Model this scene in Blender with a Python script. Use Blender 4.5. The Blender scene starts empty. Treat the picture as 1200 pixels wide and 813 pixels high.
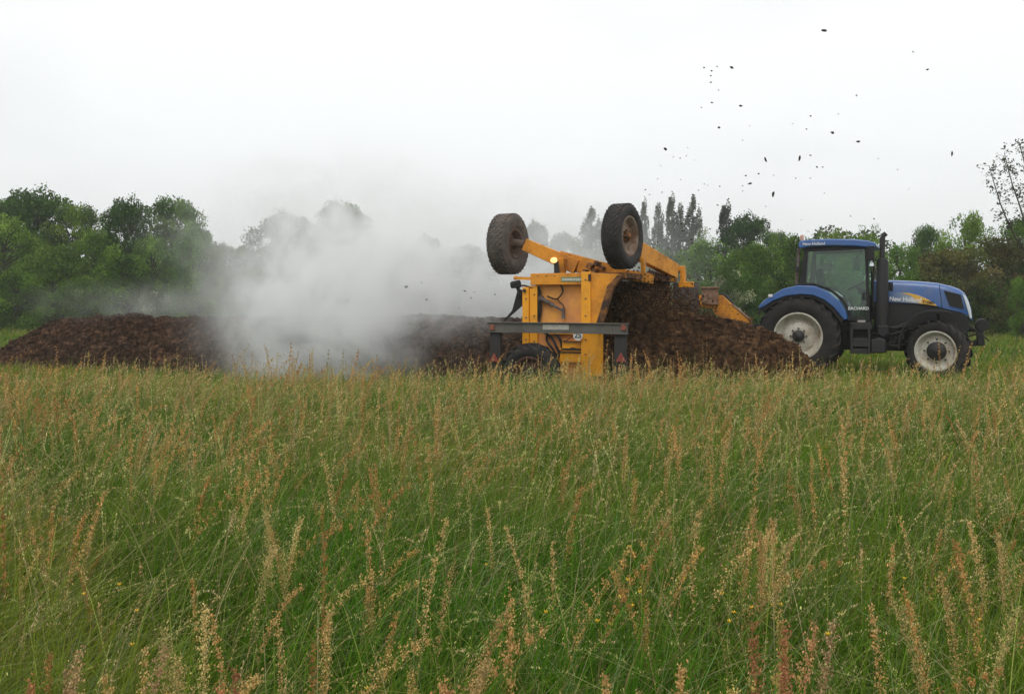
import bpy, bmesh, math, random
import numpy as np
from mathutils import Vector, Matrix, noise, Euler

R = math.radians
F = 1100.0          # focal length in photograph pixels
HC = 1.6            # camera height
HY = 350.0          # horizon row in the photograph
SC = bpy.context.scene

# ------------------------------------------------------------------ camera
cam_d = bpy.data.cameras.new('camera')
cam = bpy.data.objects.new('camera', cam_d)
SC.collection.objects.link(cam)
cam.location = (0, 0, HC)
cam.rotation_euler = (R(90), 0, 0)
cam_d.sensor_width = 36
cam_d.lens = F / 1200 * 36
cam_d.shift_y = -56.5 / 1200
cam_d.clip_start = 0.05
cam_d.clip_end = 3000
SC.camera = cam
SC.render.resolution_x = 1024
SC.render.resolution_y = 693

# ------------------------------------------------------------------ world, overcast sky
SUN_EL, SUN_AZ = R(55), R(200)
world = bpy.data.worlds.new('World')
SC.world = world
world.use_nodes = True
nt = world.node_tree
nt.nodes.clear()
def N(nt, typ, **kw):
    n = nt.nodes.new(typ)
    for k, v in kw.items():
        if k.startswith('i_'):
            n.inputs[int(k[2:])].default_value = v
        else:
            setattr(n, k, v)
    return n
out = N(nt, 'ShaderNodeOutputWorld')
sky = N(nt, 'ShaderNodeTexSky')
sky.sky_type = 'NISHITA'
sky.sun_disc = False
sky.sun_elevation = SUN_EL
sky.sun_rotation = SUN_AZ
sky.air_density = 1.0
sky.dust_density = 6.0
bg_sky = N(nt, 'ShaderNodeBackground'); bg_sky.inputs[1].default_value = 0.06
nt.links.new(sky.outputs[0], bg_sky.inputs[0])
tc = N(nt, 'ShaderNodeTexCoord')
sep = N(nt, 'ShaderNodeSeparateXYZ')
nt.links.new(tc.outputs['Generated'], sep.inputs[0])
ramp = N(nt, 'ShaderNodeValToRGB')
ramp.color_ramp.elements[0].position = 0.0
ramp.color_ramp.elements[0].color = (0.81, 0.83, 0.835, 1)
ramp.color_ramp.elements[1].position = 0.33
ramp.color_ramp.elements[1].color = (.93, .945, .945, 1)
nt.links.new(sep.outputs['Z'], ramp.inputs[0])
nz = N(nt, 'ShaderNodeTexNoise'); nz.inputs['Scale'].default_value = 1.7; nz.inputs['Detail'].default_value = 3
mpw = N(nt, 'ShaderNodeMapping'); mpw.inputs['Scale'].default_value = (1, 1, 2.6)
nt.links.new(tc.outputs['Generated'], mpw.inputs[0])
nt.links.new(mpw.outputs[0], nz.inputs['Vector'])
mr = N(nt, 'ShaderNodeMapRange'); mr.inputs['From Min'].default_value = 0.35; mr.inputs['From Max'].default_value = 0.6
mr.inputs['To Min'].default_value = 0.86; mr.inputs['To Max'].default_value = 1.03
nt.links.new(nz.outputs[0], mr.inputs['Value'])
bg_c = N(nt, 'ShaderNodeBackground')
nt.links.new(ramp.outputs[0], bg_c.inputs[0])
nt.links.new(mr.outputs[0], bg_c.inputs[1])
mixw = N(nt, 'ShaderNodeMixShader'); mixw.inputs[0].default_value = 0.9
nt.links.new(bg_sky.outputs[0], mixw.inputs[1])
nt.links.new(bg_c.outputs[0], mixw.inputs[2])
nt.links.new(mixw.outputs[0], out.inputs[0])

sun_d = bpy.data.lights.new('sun', 'SUN')
sun_d.energy = 0.6
sun_d.angle = R(25)
sun_d.color = (1.0, 0.97, 0.92)
sun = bpy.data.objects.new('sun', sun_d)
SC.collection.objects.link(sun)
sd = Vector((math.sin(SUN_AZ) * math.cos(SUN_EL), math.cos(SUN_AZ) * math.cos(SUN_EL), math.sin(SUN_EL)))
sun.rotation_euler = sd.to_track_quat('Z', 'Y').to_euler()
sun.location = sd * 50

vs = SC.view_settings
vs.view_transform = 'Standard'; vs.look = 'None'; vs.exposure = 0.32; vs.gamma = 1
vs.use_curve_mapping = False
SC.cycles.max_bounces = 8
SC.cycles.diffuse_bounces = 3
SC.cycles.glossy_bounces = 2
SC.cycles.transmission_bounces = 4
SC.cycles.transparent_max_bounces = 12
SC.cycles.volume_bounces = 6
SC.cycles.volume_step_rate = 1.0
SC.cycles.volume_max_steps = 96
SC.cycles.use_denoising = True
SC.cycles.sample_clamp_indirect = 6

# ------------------------------------------------------------------ helpers
def at(px, py, D):
    """a photograph pixel at depth D to a world point"""
    return Vector(((px - 600) / F * D, D, HC - (py - HY) / F * D))

class Frame:
    """a turned local frame: x along the heading, y to its left, z up"""
    def __init__(s, T, ang):
        s.T = Vector((T[0], T[1], 0)); s.a = ang; s.c = math.cos(ang); s.s = math.sin(ang)
    def loc(s, px, py, ly):
        a = (px - 600) / F
        lx = (a * (s.T.y + ly * s.c) - s.T.x - ly * s.s) / (s.c + a * s.s)
        Y = s.T.y - lx * s.s + ly * s.c
        return (lx, HC - (py - HY) / F * Y)
    def inv(s, w):
        dx, dy = w.x - s.T.x, w.y - s.T.y
        return Vector((dx * s.c - dy * s.s, dx * s.s + dy * s.c, w.z))
    def fwd(s, p):
        return Vector((s.T.x + p[0] * s.c + p[1] * s.s, s.T.y - p[0] * s.s + p[1] * s.c, p[2]))

def tag(o, label=None, cat=None, group=None, kind=None):
    if label: o['label'] = label
    if cat: o['category'] = cat
    if group: o['group'] = group
    if kind: o['kind'] = kind
    return o

def empty(name, loc=(0, 0, 0), rz=0, label=None, cat=None, group=None):
    o = bpy.data.objects.new(name, None)
    o.empty_display_size = 0.3
    SC.collection.objects.link(o)
    o.location = loc; o.rotation_euler = (0, 0, rz)
    return tag(o, label, cat, group)

class MB:
    def __init__(s): s.bm = bmesh.new()
    def _add(s, verts, faces):
        vs_ = [s.bm.verts.new(v) for v in verts]
        for f in faces:
            try: s.bm.faces.new([vs_[i] for i in f])
            except ValueError: pass
    def box(s, c, size, rot=None):
        hx, hy, hz = size[0] / 2, size[1] / 2, size[2] / 2
        pts = [Vector((x, y, z)) for x in (-hx, hx) for y in (-hy, hy) for z in (-hz, hz)]
        if rot is not None: pts = [rot @ p for p in pts]
        c = Vector(c)
        s._add([p + c for p in pts], [(0, 1, 3, 2), (4, 6, 7, 5), (0, 4, 5, 1), (2, 3, 7, 6), (0, 2, 6, 4), (1, 5, 7, 3)])
        return s
    def b2(s, x0, x1, y0, y1, z0, z1):
        return s.box(((x0 + x1) / 2, (y0 + y1) / 2, (z0 + z1) / 2), (abs(x1 - x0), abs(y1 - y0), abs(z1 - z0)))
    def prism(s, poly, y0, y1, slant=None):
        """poly: (x,z) list extruded along y"""
        n = len(poly)
        vs_ = [(p[0], y0, p[1]) for p in poly] + [(p[0], y1, p[1]) for p in poly]
        fs = [tuple(range(n)), tuple(range(2 * n - 1, n - 1, -1))]
        fs += [(i, (i + 1) % n, n + (i + 1) % n, n + i) for i in range(n)]
        s._add(vs_, fs)
        return s
    def strip(s, outer, inner, y0, y1):
        """a band between two polylines, extruded along y"""
        for i in range(len(outer) - 1):
            a, b, c, d = outer[i], outer[i + 1], inner[i + 1], inner[i]
            vs_ = [(p[0], y0, p[1]) for p in (a, b, c, d)] + [(p[0], y1, p[1]) for p in (a, b, c, d)]
            s._add(vs_, [(0, 1, 2, 3), (7, 6, 5, 4), (0, 4, 5, 1), (2, 6, 7, 3)] + ([(0, 3, 7, 4)] if i == 0 else []) + ([(1, 5, 6, 2)] if i == len(outer) - 2 else []))
        return s
    def beam(s, p0, p1, w, h, w1=None, h1=None, up=Vector((0, 0, 1))):
        p0, p1 = Vector(p0), Vector(p1)
        d = (p1 - p0).normalized()
        side = d.cross(up)
        if side.length < 1e-3: side = Vector((0, 1, 0))
        side.normalize(); u = side.cross(d)
        w1 = w if w1 is None else w1; h1 = h if h1 is None else h1
        vs_ = []
        for p, ww, hh in ((p0, w, h), (p1, w1, h1)):
            for a, b in ((-1, -1), (1, -1), (1, 1), (-1, 1)):
                vs_.append(p + side * a * ww / 2 + u * b * hh / 2)
        s._add(vs_, [(3, 2, 1, 0), (4, 5, 6, 7)] + [(i, (i + 1) % 4, 4 + (i + 1) % 4, 4 + i) for i in range(4)])
        return s
    def tube(s, pts, r, n=8, caps=True):
        pts = [Vector(p) for p in pts]
        rs = r if isinstance(r, (list, tuple)) else [r] * len(pts)
        rings = []
        for i, p in enumerate(pts):
            d = (pts[min(i + 1, len(pts) - 1)] - pts[max(i - 1, 0)]).normalized()
            a = d.cross(Vector((0.13, 0.21, 0.97)))
            if a.length < 0.05: a = d.cross(Vector((1, 0, 0)))
            a.normalize(); b = d.cross(a)
            rings.append([s.bm.verts.new(p + (a * math.cos(2 * math.pi * k / n) + b * math.sin(2 * math.pi * k / n)) * rs[i]) for k in range(n)])
        for i in range(len(rings) - 1):
            for k in range(n):
                s.bm.faces.new((rings[i][k], rings[i][(k + 1) % n], rings[i + 1][(k + 1) % n], rings[i + 1][k]))
        if caps:
            s.bm.faces.new(rings[0][::-1]); s.bm.faces.new(rings[-1])
        return s
    def lathe(s, prof, c=(0, 0, 0), n=48, closed=False):
        """prof: (y, r) revolved about the y axis through c"""
        c = Vector(c); rings = []
        for y, r in prof:
            rings.append([s.bm.verts.new(c + Vector((r * math.cos(2 * math.pi * k / n), y, r * math.sin(2 * math.pi * k / n)))) for k in range(n)])
        m = len(rings)
        for i in range(m if closed else m - 1):
            A, B = rings[i], rings[(i + 1) % m]
            for k in range(n):
                s.bm.faces.new((A[k], A[(k + 1) % n], B[(k + 1) % n], B[k]))
        if not closed:
            s.bm.faces.new(rings[0]); s.bm.faces.new(rings[-1][::-1])
        return s
    def build(s, name, mat, parent=None, smooth=False, bevel=0, loc=None, rot=None, seg=2):
        bmesh.ops.recalc_face_normals(s.bm, faces=s.bm.faces)
        me = bpy.data.meshes.new(name)
        s.bm.to_mesh(me); s.bm.free()
        for m in (mat if isinstance(mat, (list, tuple)) else [mat]): me.materials.append(m)
        if smooth:
            me.polygons.foreach_set('use_smooth', [True] * len(me.polygons))
            try: me.set_sharp_from_angle(angle=R(38))
            except Exception: pass
        o = bpy.data.objects.new(name, me)
        SC.collection.objects.link(o)
        if parent: o.parent = parent
        if loc is not None: o.location = loc
        if rot is not None: o.rotation_euler = rot
        if bevel:
            b = o.modifiers.new('bevel', 'BEVEL'); b.width = bevel; b.segments = seg; b.limit_method = 'ANGLE'; b.angle_limit = R(35)
            b.harden_normals = False
        return o

def np_mesh(name, V, quads, mat, col=None, smooth=False):
    """V (n,3) float; quads (m,4) int; col (n,3) vertex colours"""
    me = bpy.data.meshes.new(name)
    V = np.ascontiguousarray(V, dtype=np.float32); quads = np.ascontiguousarray(quads, dtype=np.int32)
    me.vertices.add(len(V)); me.vertices.foreach_set('co', V.ravel())
    me.loops.add(quads.size); me.loops.foreach_set('vertex_index', quads.ravel())
    me.polygons.add(len(quads)); me.polygons.foreach_set('loop_start', np.arange(0, quads.size, 4, dtype=np.int32))
    me.update(calc_edges=True)
    if col is not None:
        at_ = me.color_attributes.new('Col', 'FLOAT_COLOR', 'POINT')
        c4 = np.ones((len(V), 4), dtype=np.float32); c4[:, :3] = col
        at_.data.foreach_set('color', c4.ravel())
    if smooth: me.polygons.foreach_set('use_smooth', np.ones(len(quads), dtype=bool))
    for m in (mat if isinstance(mat, (list, tuple)) else [mat]): me.materials.append(m)
    return me

def link(name, me, parent=None, loc=(0, 0, 0)):
    o = bpy.data.objects.new(name, me); SC.collection.objects.link(o); o.location = loc
    if parent: o.parent = parent
    return o

# ------------------------------------------------------------------ materials
def mat_new(name):
    m = bpy.data.materials.new(name); m.use_nodes = True
    return m, m.node_tree, m.node_tree.nodes['Principled BSDF']

def paint(name, col, dirt=(0.09, 0.05, 0.03), amount=0.35, rough=0.45, scale=3.0, metal=0.0, bump=0.0, coat=0.0, spots=0.0):
    m, nt, p = mat_new(name)
    tc = N(nt, 'ShaderNodeTexCoord')
    n1 = N(nt, 'ShaderNodeTexNoise'); n1.inputs['Scale'].default_value = scale; n1.inputs['Detail'].default_value = 9; n1.inputs['Roughness'].default_value = 0.68
    nt.links.new(tc.outputs['Object'], n1.inputs['Vector'])
    mr = N(nt, 'ShaderNodeMapRange'); mr.inputs['From Min'].default_value = 0.62 - amount * 0.45; mr.inputs['From Max'].default_value = 0.80 - amount * 0.3
    nt.links.new(n1.outputs[0], mr.inputs['Value'])
    fac = mr.outputs[0]
    if spots:
        n2 = N(nt, 'ShaderNodeTexNoise'); n2.inputs['Scale'].default_value = 38; n2.inputs['Detail'].default_value = 3
        nt.links.new(tc.outputs['Object'], n2.inputs['Vector'])
        m2 = N(nt, 'ShaderNodeMapRange'); m2.inputs['From Min'].default_value = 0.66 - spots * 0.1; m2.inputs['From Max'].default_value = 0.71 - spots * 0.1
        nt.links.new(n2.outputs[0], m2.inputs['Value'])
        mx = N(nt, 'ShaderNodeMath'); mx.operation = 'MAXIMUM'
        nt.links.new(fac, mx.inputs[0]); nt.links.new(m2.outputs[0], mx.inputs[1]); fac = mx.outputs[0]
    mix = N(nt, 'ShaderNodeMix'); mix.data_type = 'RGBA'
    mix.inputs['A'].default_value = (*col, 1); mix.inputs['B'].default_value = (*dirt, 1)
    sc = N(nt, 'ShaderNodeMath'); sc.operation = 'MULTIPLY'; sc.inputs[1].default_value = min(1.0, 0.35 + amount)
    nt.links.new(fac, sc.inputs[0]); nt.links.new(sc.outputs[0], mix.inputs['Factor'])
    n3 = N(nt, 'ShaderNodeTexNoise'); n3.inputs['Scale'].default_value = scale * 0.5; n3.inputs['Detail'].default_value = 5
    nt.links.new(tc.outputs['Object'], n3.inputs['Vector'])
    hv = N(nt, 'ShaderNodeHueSaturation')
    m3 = N(nt, 'ShaderNodeMapRange'); m3.inputs['To Min'].default_value = 0.8; m3.inputs['To Max'].default_value = 1.2
    nt.links.new(n3.outputs[0], m3.inputs['Value']); nt.links.new(m3.outputs[0], hv.inputs['Value'])
    nt.links.new(mix.outputs['Result'], hv.inputs['Color'])
    nt.links.new(hv.outputs[0], p.inputs['Base Color'])
    rr = N(nt, 'ShaderNodeMapRange'); rr.inputs['To Min'].default_value = rough; rr.inputs['To Max'].default_value = 0.9
    nt.links.new(sc.outputs[0], rr.inputs['Value']); nt.links.new(rr.outputs[0], p.inputs['Roughness'])
    p.inputs['Metallic'].default_value = metal
    p.inputs['Coat Weight'].default_value = coat
    if bump:
        bp = N(nt, 'ShaderNodeBump'); bp.inputs['Strength'].default_value = bump; bp.inputs['Distance'].default_value = 0.01
        nt.links.new(n1.outputs[0], bp.inputs['Height']); nt.links.new(bp.outputs[0], p.inputs['Normal'])
    return m

def foliage(name, trans=0.3, rough=0.6, vary=0.25, tint=(1, 1, 1)):
    m, nt, p = mat_new(name)
    at_ = N(nt, 'ShaderNodeAttribute'); at_.attribute_name = 'Col'
    geo = N(nt, 'ShaderNodeNewGeometry')
    mr = N(nt, 'ShaderNodeMapRange'); mr.inputs['To Min'].default_value = 1 - vary; mr.inputs['To Max'].default_value = 1 + vary
    nt.links.new(geo.outputs['Random Per Island'], mr.inputs['Value'])
    mu = N(nt, 'ShaderNodeMix'); mu.data_type = 'RGBA'; mu.blend_type = 'MULTIPLY'; mu.inputs['Factor'].default_value = 1
    mu.inputs['B'].default_value = (*tint, 1)
    nt.links.new(at_.outputs['Color'], mu.inputs['A'])
    oi = N(nt, 'ShaderNodeObjectInfo')
    nt.links.new(oi.outputs['Color'], mu.inputs['B'])
    hv = N(nt, 'ShaderNodeHueSaturation')
    nt.links.new(mr.outputs[0], hv.inputs['Value']); nt.links.new(mu.outputs['Result'], hv.inputs['Color'])
    nt.links.new(hv.outputs[0], p.inputs['Base Color'])
    p.inputs['Roughness'].default_value = rough
    p.inputs['Specular IOR Level'].default_value = 0.10
    if trans:
        tr = N(nt, 'ShaderNodeBsdfTranslucent'); nt.links.new(hv.outputs[0], tr.inputs[0])
        mx = N(nt, 'ShaderNodeMixShader'); mx.inputs[0].default_value = trans
        nt.links.new(p.outputs[0], mx.inputs[1]); nt.links.new(tr.outputs[0], mx.inputs[2])
        nt.links.new(mx.outputs[0], nt.nodes['Material Output'].inputs[0])
    return m

def soilish(name, c1, c2, c3, scale=7, bump=1.0):
    m, nt, p = mat_new(name)
    tc = N(nt, 'ShaderNodeTexCoord')
    n1 = N(nt, 'ShaderNodeTexNoise'); n1.inputs['Scale'].default_value = scale; n1.inputs['Detail'].default_value = 12; n1.inputs['Roughness'].default_value = 0.75
    n2 = N(nt, 'ShaderNodeTexNoise'); n2.inputs['Scale'].default_value = scale * 0.18; n2.inputs['Detail'].default_value = 6
    for n in (n1, n2): nt.links.new(tc.outputs['Object'], n.inputs['Vector'])
    r = N(nt, 'ShaderNodeValToRGB')
    e = r.color_ramp.elements; e[0].position = 0.36; e[0].color = (*c1, 1); e[1].position = 0.66; e[1].color = (*c3, 1)
    k = e.new(0.52); k.color = (*c2, 1)
    nt.links.new(n1.outputs[0], r.inputs[0])
    hv = N(nt, 'ShaderNodeHueSaturation'); m3 = N(nt, 'ShaderNodeMapRange'); m3.inputs['From Min'].default_value = .3; m3.inputs['From Max'].default_value = .7
    m3.inputs['To Min'].default_value = 0.65; m3.inputs['To Max'].default_value = 1.35
    nt.links.new(n2.outputs[0], m3.inputs['Value']); nt.links.new(m3.outputs[0], hv.inputs['Value'])
    nt.links.new(r.outputs[0], hv.inputs['Color']); nt.links.new(hv.outputs[0], p.inputs['Base Color'])
    p.inputs['Roughness'].default_value = 0.95
    p.inputs['Specular IOR Level'].default_value = 0.15
    bp = N(nt, 'ShaderNodeBump'); bp.inputs['Strength'].default_value = bump; bp.inputs['Distance'].default_value = 0.05
    nt.links.new(n1.outputs[0], bp.inputs['Height']); nt.links.new(bp.outputs[0], p.inputs['Normal'])
    return m

M = {}
M['orange'] = paint('orange paint', (0.83, 0.325, 0.012), dirt=(0.22, 0.075, 0.022), amount=0.42, rough=0.42, scale=2.2, spots=0.3)
M['orange_clean'] = paint('orange post paint', (0.89, 0.375, 0.010), dirt=(0.40, 0.16, 0.03), amount=0.25, rough=0.4, scale=2.5, spots=0.1)
M['orange_dusty'] = paint('dusty orange panel', (0.84, 0.37, 0.055), dirt=(0.58, 0.25, 0.10), amount=0.6, rough=0.6, scale=3.2, spots=0.5)
M['orange_dirty'] = paint('dirt caked orange', (0.55, 0.21, 0.03), dirt=(0.05, 0.028, 0.018), amount=0.75, rough=0.7, scale=5, bump=0.6, spots=0.8)
M['blue'] = paint('blue paint', (0.032, 0.112, 0.34), dirt=(0.14, 0.15, 0.17), amount=0.28, rough=0.28, scale=2.0, coat=0.4)
M['black'] = paint('black plastic', (0.006, 0.006, 0.0065), dirt=(0.025, 0.020, 0.016), amount=0.25, rough=0.62, scale=3)
M['dark'] = paint('dark chassis', (0.006, 0.006, 0.006), dirt=(0.018, 0.015, 0.012), amount=0.4, rough=0.65, scale=4)
M['stepgrey'] = paint('charcoal step plastic', (0.015, 0.0155, 0.016), dirt=(0.06, 0.05, 0.04), amount=0.35, rough=0.6, scale=5)
M['tyre'] = paint('tyre rubber', (0.009, 0.0085, 0.008), dirt=(0.038, 0.028, 0.02), amount=0.45, rough=0.8, scale=5, bump=0.3)
M['tyre_dusty'] = paint('dusty tyre rubber', (0.065, 0.058, 0.054), dirt=(0.15, 0.12, 0.10), amount=0.6, rough=0.9, scale=6, bump=0.5)
M['tyre_dark'] = paint('worn tyre rubber', (0.022, 0.02, 0.019), dirt=(0.07, 0.055, 0.045), amount=0.4, rough=0.85, scale=6, bump=0.5)
M['rim_white'] = paint('off white rim paint', (0.62, 0.60, 0.52), dirt=(0.26, 0.18, 0.11), amount=0.5, rough=0.5, scale=3.5, spots=0.5)
M['rim_rusty'] = paint('rusty rim', (0.36, 0.29, 0.23), dirt=(0.15, 0.08, 0.045), amount=0.7, rough=0.7, scale=5)
M['rim_mud'] = paint('mud coated rim', (0.19, 0.12, 0.08), dirt=(0.10, 0.07, 0.055), amount=0.7, rough=0.9, scale=6, bump=.6)
M['rim_red'] = paint('dull red rim', (0.07, 0.018, 0.012), dirt=(0.06, 0.035, 0.025), amount=0.6, rough=0.7, scale=5)
M['grey'] = paint('grey steel beam', (0.115, 0.108, 0.092), dirt=(0.06, 0.05, 0.04), amount=0.4, rough=0.55, scale=3)
M['grey_dark'] = paint('dark grey steel', (0.028, 0.026, 0.024), dirt=(0.03, 0.022, 0.018), amount=0.4, rough=0.7, scale=4)
M['rubber_flap'] = paint('grey rubber flap', (0.17, 0.175, 0.165), dirt=(0.075, 0.035, 0.028), amount=0.7, rough=0.85, scale=4, bump=0.5)
M['hub'] = paint('black hub', (0.012, 0.012, 0.012), dirt=(0.05, 0.04, 0.03), amount=0.3, rough=0.5)
M['chrome'] = paint('bare steel', (0.42, 0.42, 0.42), dirt=(0.15, 0.1, 0.07), amount=0.3, rough=0.3, metal=0.8)
M['rust_plate'] = paint('rusty sheet', (0.30, 0.19, 0.13), dirt=(0.16, 0.075, 0.035), amount=0.6, rough=0.8, scale=6)
M['white'] = paint('white plastic', (0.75, 0.75, 0.73), dirt=(0.4, 0.36, 0.3), amount=0.15, rough=0.5)
M['sticker'] = paint('pale sticker', (0.42, 0.41, 0.36), dirt=(0.22, 0.2, 0.17), amount=0.4, rough=0.6, scale=9)
M['green_plate'] = paint('green name plate', (0.17, 0.23, 0.12), dirt=(0.3, 0.25, 0.13), amount=0.3, rough=0.6, scale=9)
M['red'] = paint('red reflector', (0.26, 0.05, 0.035), dirt=(0.2, 0.05, 0.03), amount=0.3, rough=0.35, scale=9)
M['red_dull'] = paint('dusty red reflector', (0.30, 0.075, 0.045), dirt=(0.14, 0.07, 0.05), amount=0.5, rough=0.5, scale=9)
M['yellow'] = paint('golden decal', (0.72, 0.40, 0.055), dirt=(0.5, 0.3, 0.1), amount=0.1, rough=0.35)
M['silver'] = paint('silver decal', (0.36, 0.42, 0.50), dirt=(0.2, 0.28, 0.42), amount=0.5, rough=0.4, scale=4)
m = M['silver']; g_ = m.node_tree; pb = g_.nodes['Principled BSDF']
tcs = N(g_, 'ShaderNodeTexCoord'); sx_ = N(g_, 'ShaderNodeSeparateXYZ'); g_.links.new(tcs.outputs['Object'], sx_.inputs[0])
rs_ = N(g_, 'ShaderNodeMapRange'); rs_.inputs['From Min'].default_value = 1.75; rs_.inputs['From Max'].default_value = 2.35; g_.links.new(sx_.outputs['X'], rs_.inputs['Value'])
mxs = N(g_, 'ShaderNodeMix'); mxs.data_type = 'RGBA'; mxs.inputs['A'].default_value = (.026, .10, .28, 1); mxs.inputs['B'].default_value = (.42, .45, .48, 1)
g_.links.new(rs_.outputs[0], mxs.inputs['Factor']); g_.links.new(mxs.outputs['Result'], pb.inputs['Base Color'])
m, nt_, p = mat_new('lit amber lamp'); p.inputs['Base Color'].default_value = (1, .5, .15, 1); p.inputs['Emission Color'].default_value = (1.0, 0.55, 0.22, 1); p.inputs['Emission Strength'].default_value = 1.2; M['glow'] = m
m, nt_, p = mat_new('headlight glass'); p.inputs['Base Color'].default_value = (0.75, 0.8, 0.85, 1); p.inputs['Roughness'].default_value = 0.12; p.inputs['Metallic'].default_value = 0.6; M['headlight'] = m
m, nt_, p = mat_new('orange lens'); p.inputs['Base Color'].default_value = (0.5, 0.26, 0.20, 1); p.inputs['Roughness'].default_value = 0.3; M['lens'] = m
# tinted cab glass
m = bpy.data.materials.new('tinted glass'); m.use_nodes = True; g = m.node_tree; g.nodes.clear()
o_ = N(g, 'ShaderNodeOutputMaterial'); tr = N(g, 'ShaderNodeBsdfTransparent'); tr.inputs[0].default_value = (0.72, 0.86, 0.76, 1)
gl = N(g, 'ShaderNodeBsdfGlossy'); gl.inputs['Roughness'].default_value = 0.03; gl.inputs[0].default_value = (0.9, 0.95, 0.95, 1)
df = N(g, 'ShaderNodeBsdfDiffuse'); df.inputs[0].default_value = (0.25, 0.27, 0.25, 1)
fr = N(g, 'ShaderNodeFresnel'); fr.inputs[0].default_value = 1.6
mx = N(g, 'ShaderNodeMixShader'); g.links.new(fr.outputs[0], mx.inputs[0]); g.links.new(tr.outputs[0], mx.inputs[1]); g.links.new(gl.outputs[0], mx.inputs[2])
gn = N(g, 'ShaderNodeTexNoise'); gn.inputs['Scale'].default_value = 3; gn.inputs['Detail'].default_value = 6
gm = N(g, 'ShaderNodeMapRange'); gm.inputs['From Min'].default_value = .35; gm.inputs['From Max'].default_value = .75; gm.inputs['To Min'].default_value = .02; gm.inputs['To Max'].default_value = .16
gt = N(g, 'ShaderNodeTexCoord'); g.links.new(gt.outputs['Object'], gn.inputs['Vector']); g.links.new(gn.outputs[0], gm.inputs['Value'])
mx2 = N(g, 'ShaderNodeMixShader'); g.links.new(gm.outputs[0], mx2.inputs[0]); g.links.new(mx.outputs[0], mx2.inputs[1]); g.links.new(df.outputs[0], mx2.inputs[2])
g.links.new(mx2.outputs[0], o_.inputs[0]); M['glass'] = m

M['compost'] = soilish('dark compost', (0.012, 0.008, 0.006), (0.070, 0.040, 0.025), (0.21, 0.115, 0.065), scale=8)
M['compost_brown'] = soilish('brown compost', (0.012, 0.007, 0.005), (0.092, 0.050, 0.025), (0.25, 0.135, 0.062), scale=8)
M['clod'] = soilish('clod', (0.02, 0.016, 0.013), (0.04, 0.032, 0.027), (0.07, 0.055, 0.045), scale=20, bump=.3)
M['leaf'] = foliage('leaves', trans=0.32)
M['grass'] = foliage('grass blades', trans=0.38, rough=0.5)
M['seeds'] = foliage('seed heads', trans=0.25, rough=0.7, vary=0.3)
M['bark'] = paint('bark', (0.08, 0.065, 0.05), dirt=(0.03, 0.03, 0.02), amount=0.6, rough=0.9, scale=8, bump=1)
M['ground'] = soilish('field soil and turf', (0.025, 0.04, 0.010), (0.045, 0.08, 0.018), (0.075, 0.11, 0.03), scale=1.3, bump=0.4)
M['flower'] = paint('buttercup yellow', (0.85, 0.55, 0.02), dirt=(0.8, 0.45, 0.02), amount=0.1, rough=0.4)
M['stem'] = paint('green stem', (0.06, 0.12, 0.03), amount=0.1, rough=0.6)

# ------------------------------------------------------------------ ground
gm_ = MB(); gm_.bm.free(); gm_.bm = bmesh.new()
bmesh.ops.create_grid(gm_.bm, x_segments=60, y_segments=60, size=420)
go = gm_.build('ground', M['ground']); go.location = (0, 300, -.08); tag(go, kind='structure')

# frames of the two machines (both head right and a little towards the camera)
TF = Frame((1.73, 15.6), R(22))      # compost turner: near front bottom corner
KF = Frame((6.49, 20.86), R(25))     # tractor: rear axle centre on the ground

# ------------------------------------------------------------------ compost windrow
def interp(u, pts):
    return float(np.interp(u, [p[0] for p in pts], [p[1] for p in pts]))

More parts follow.
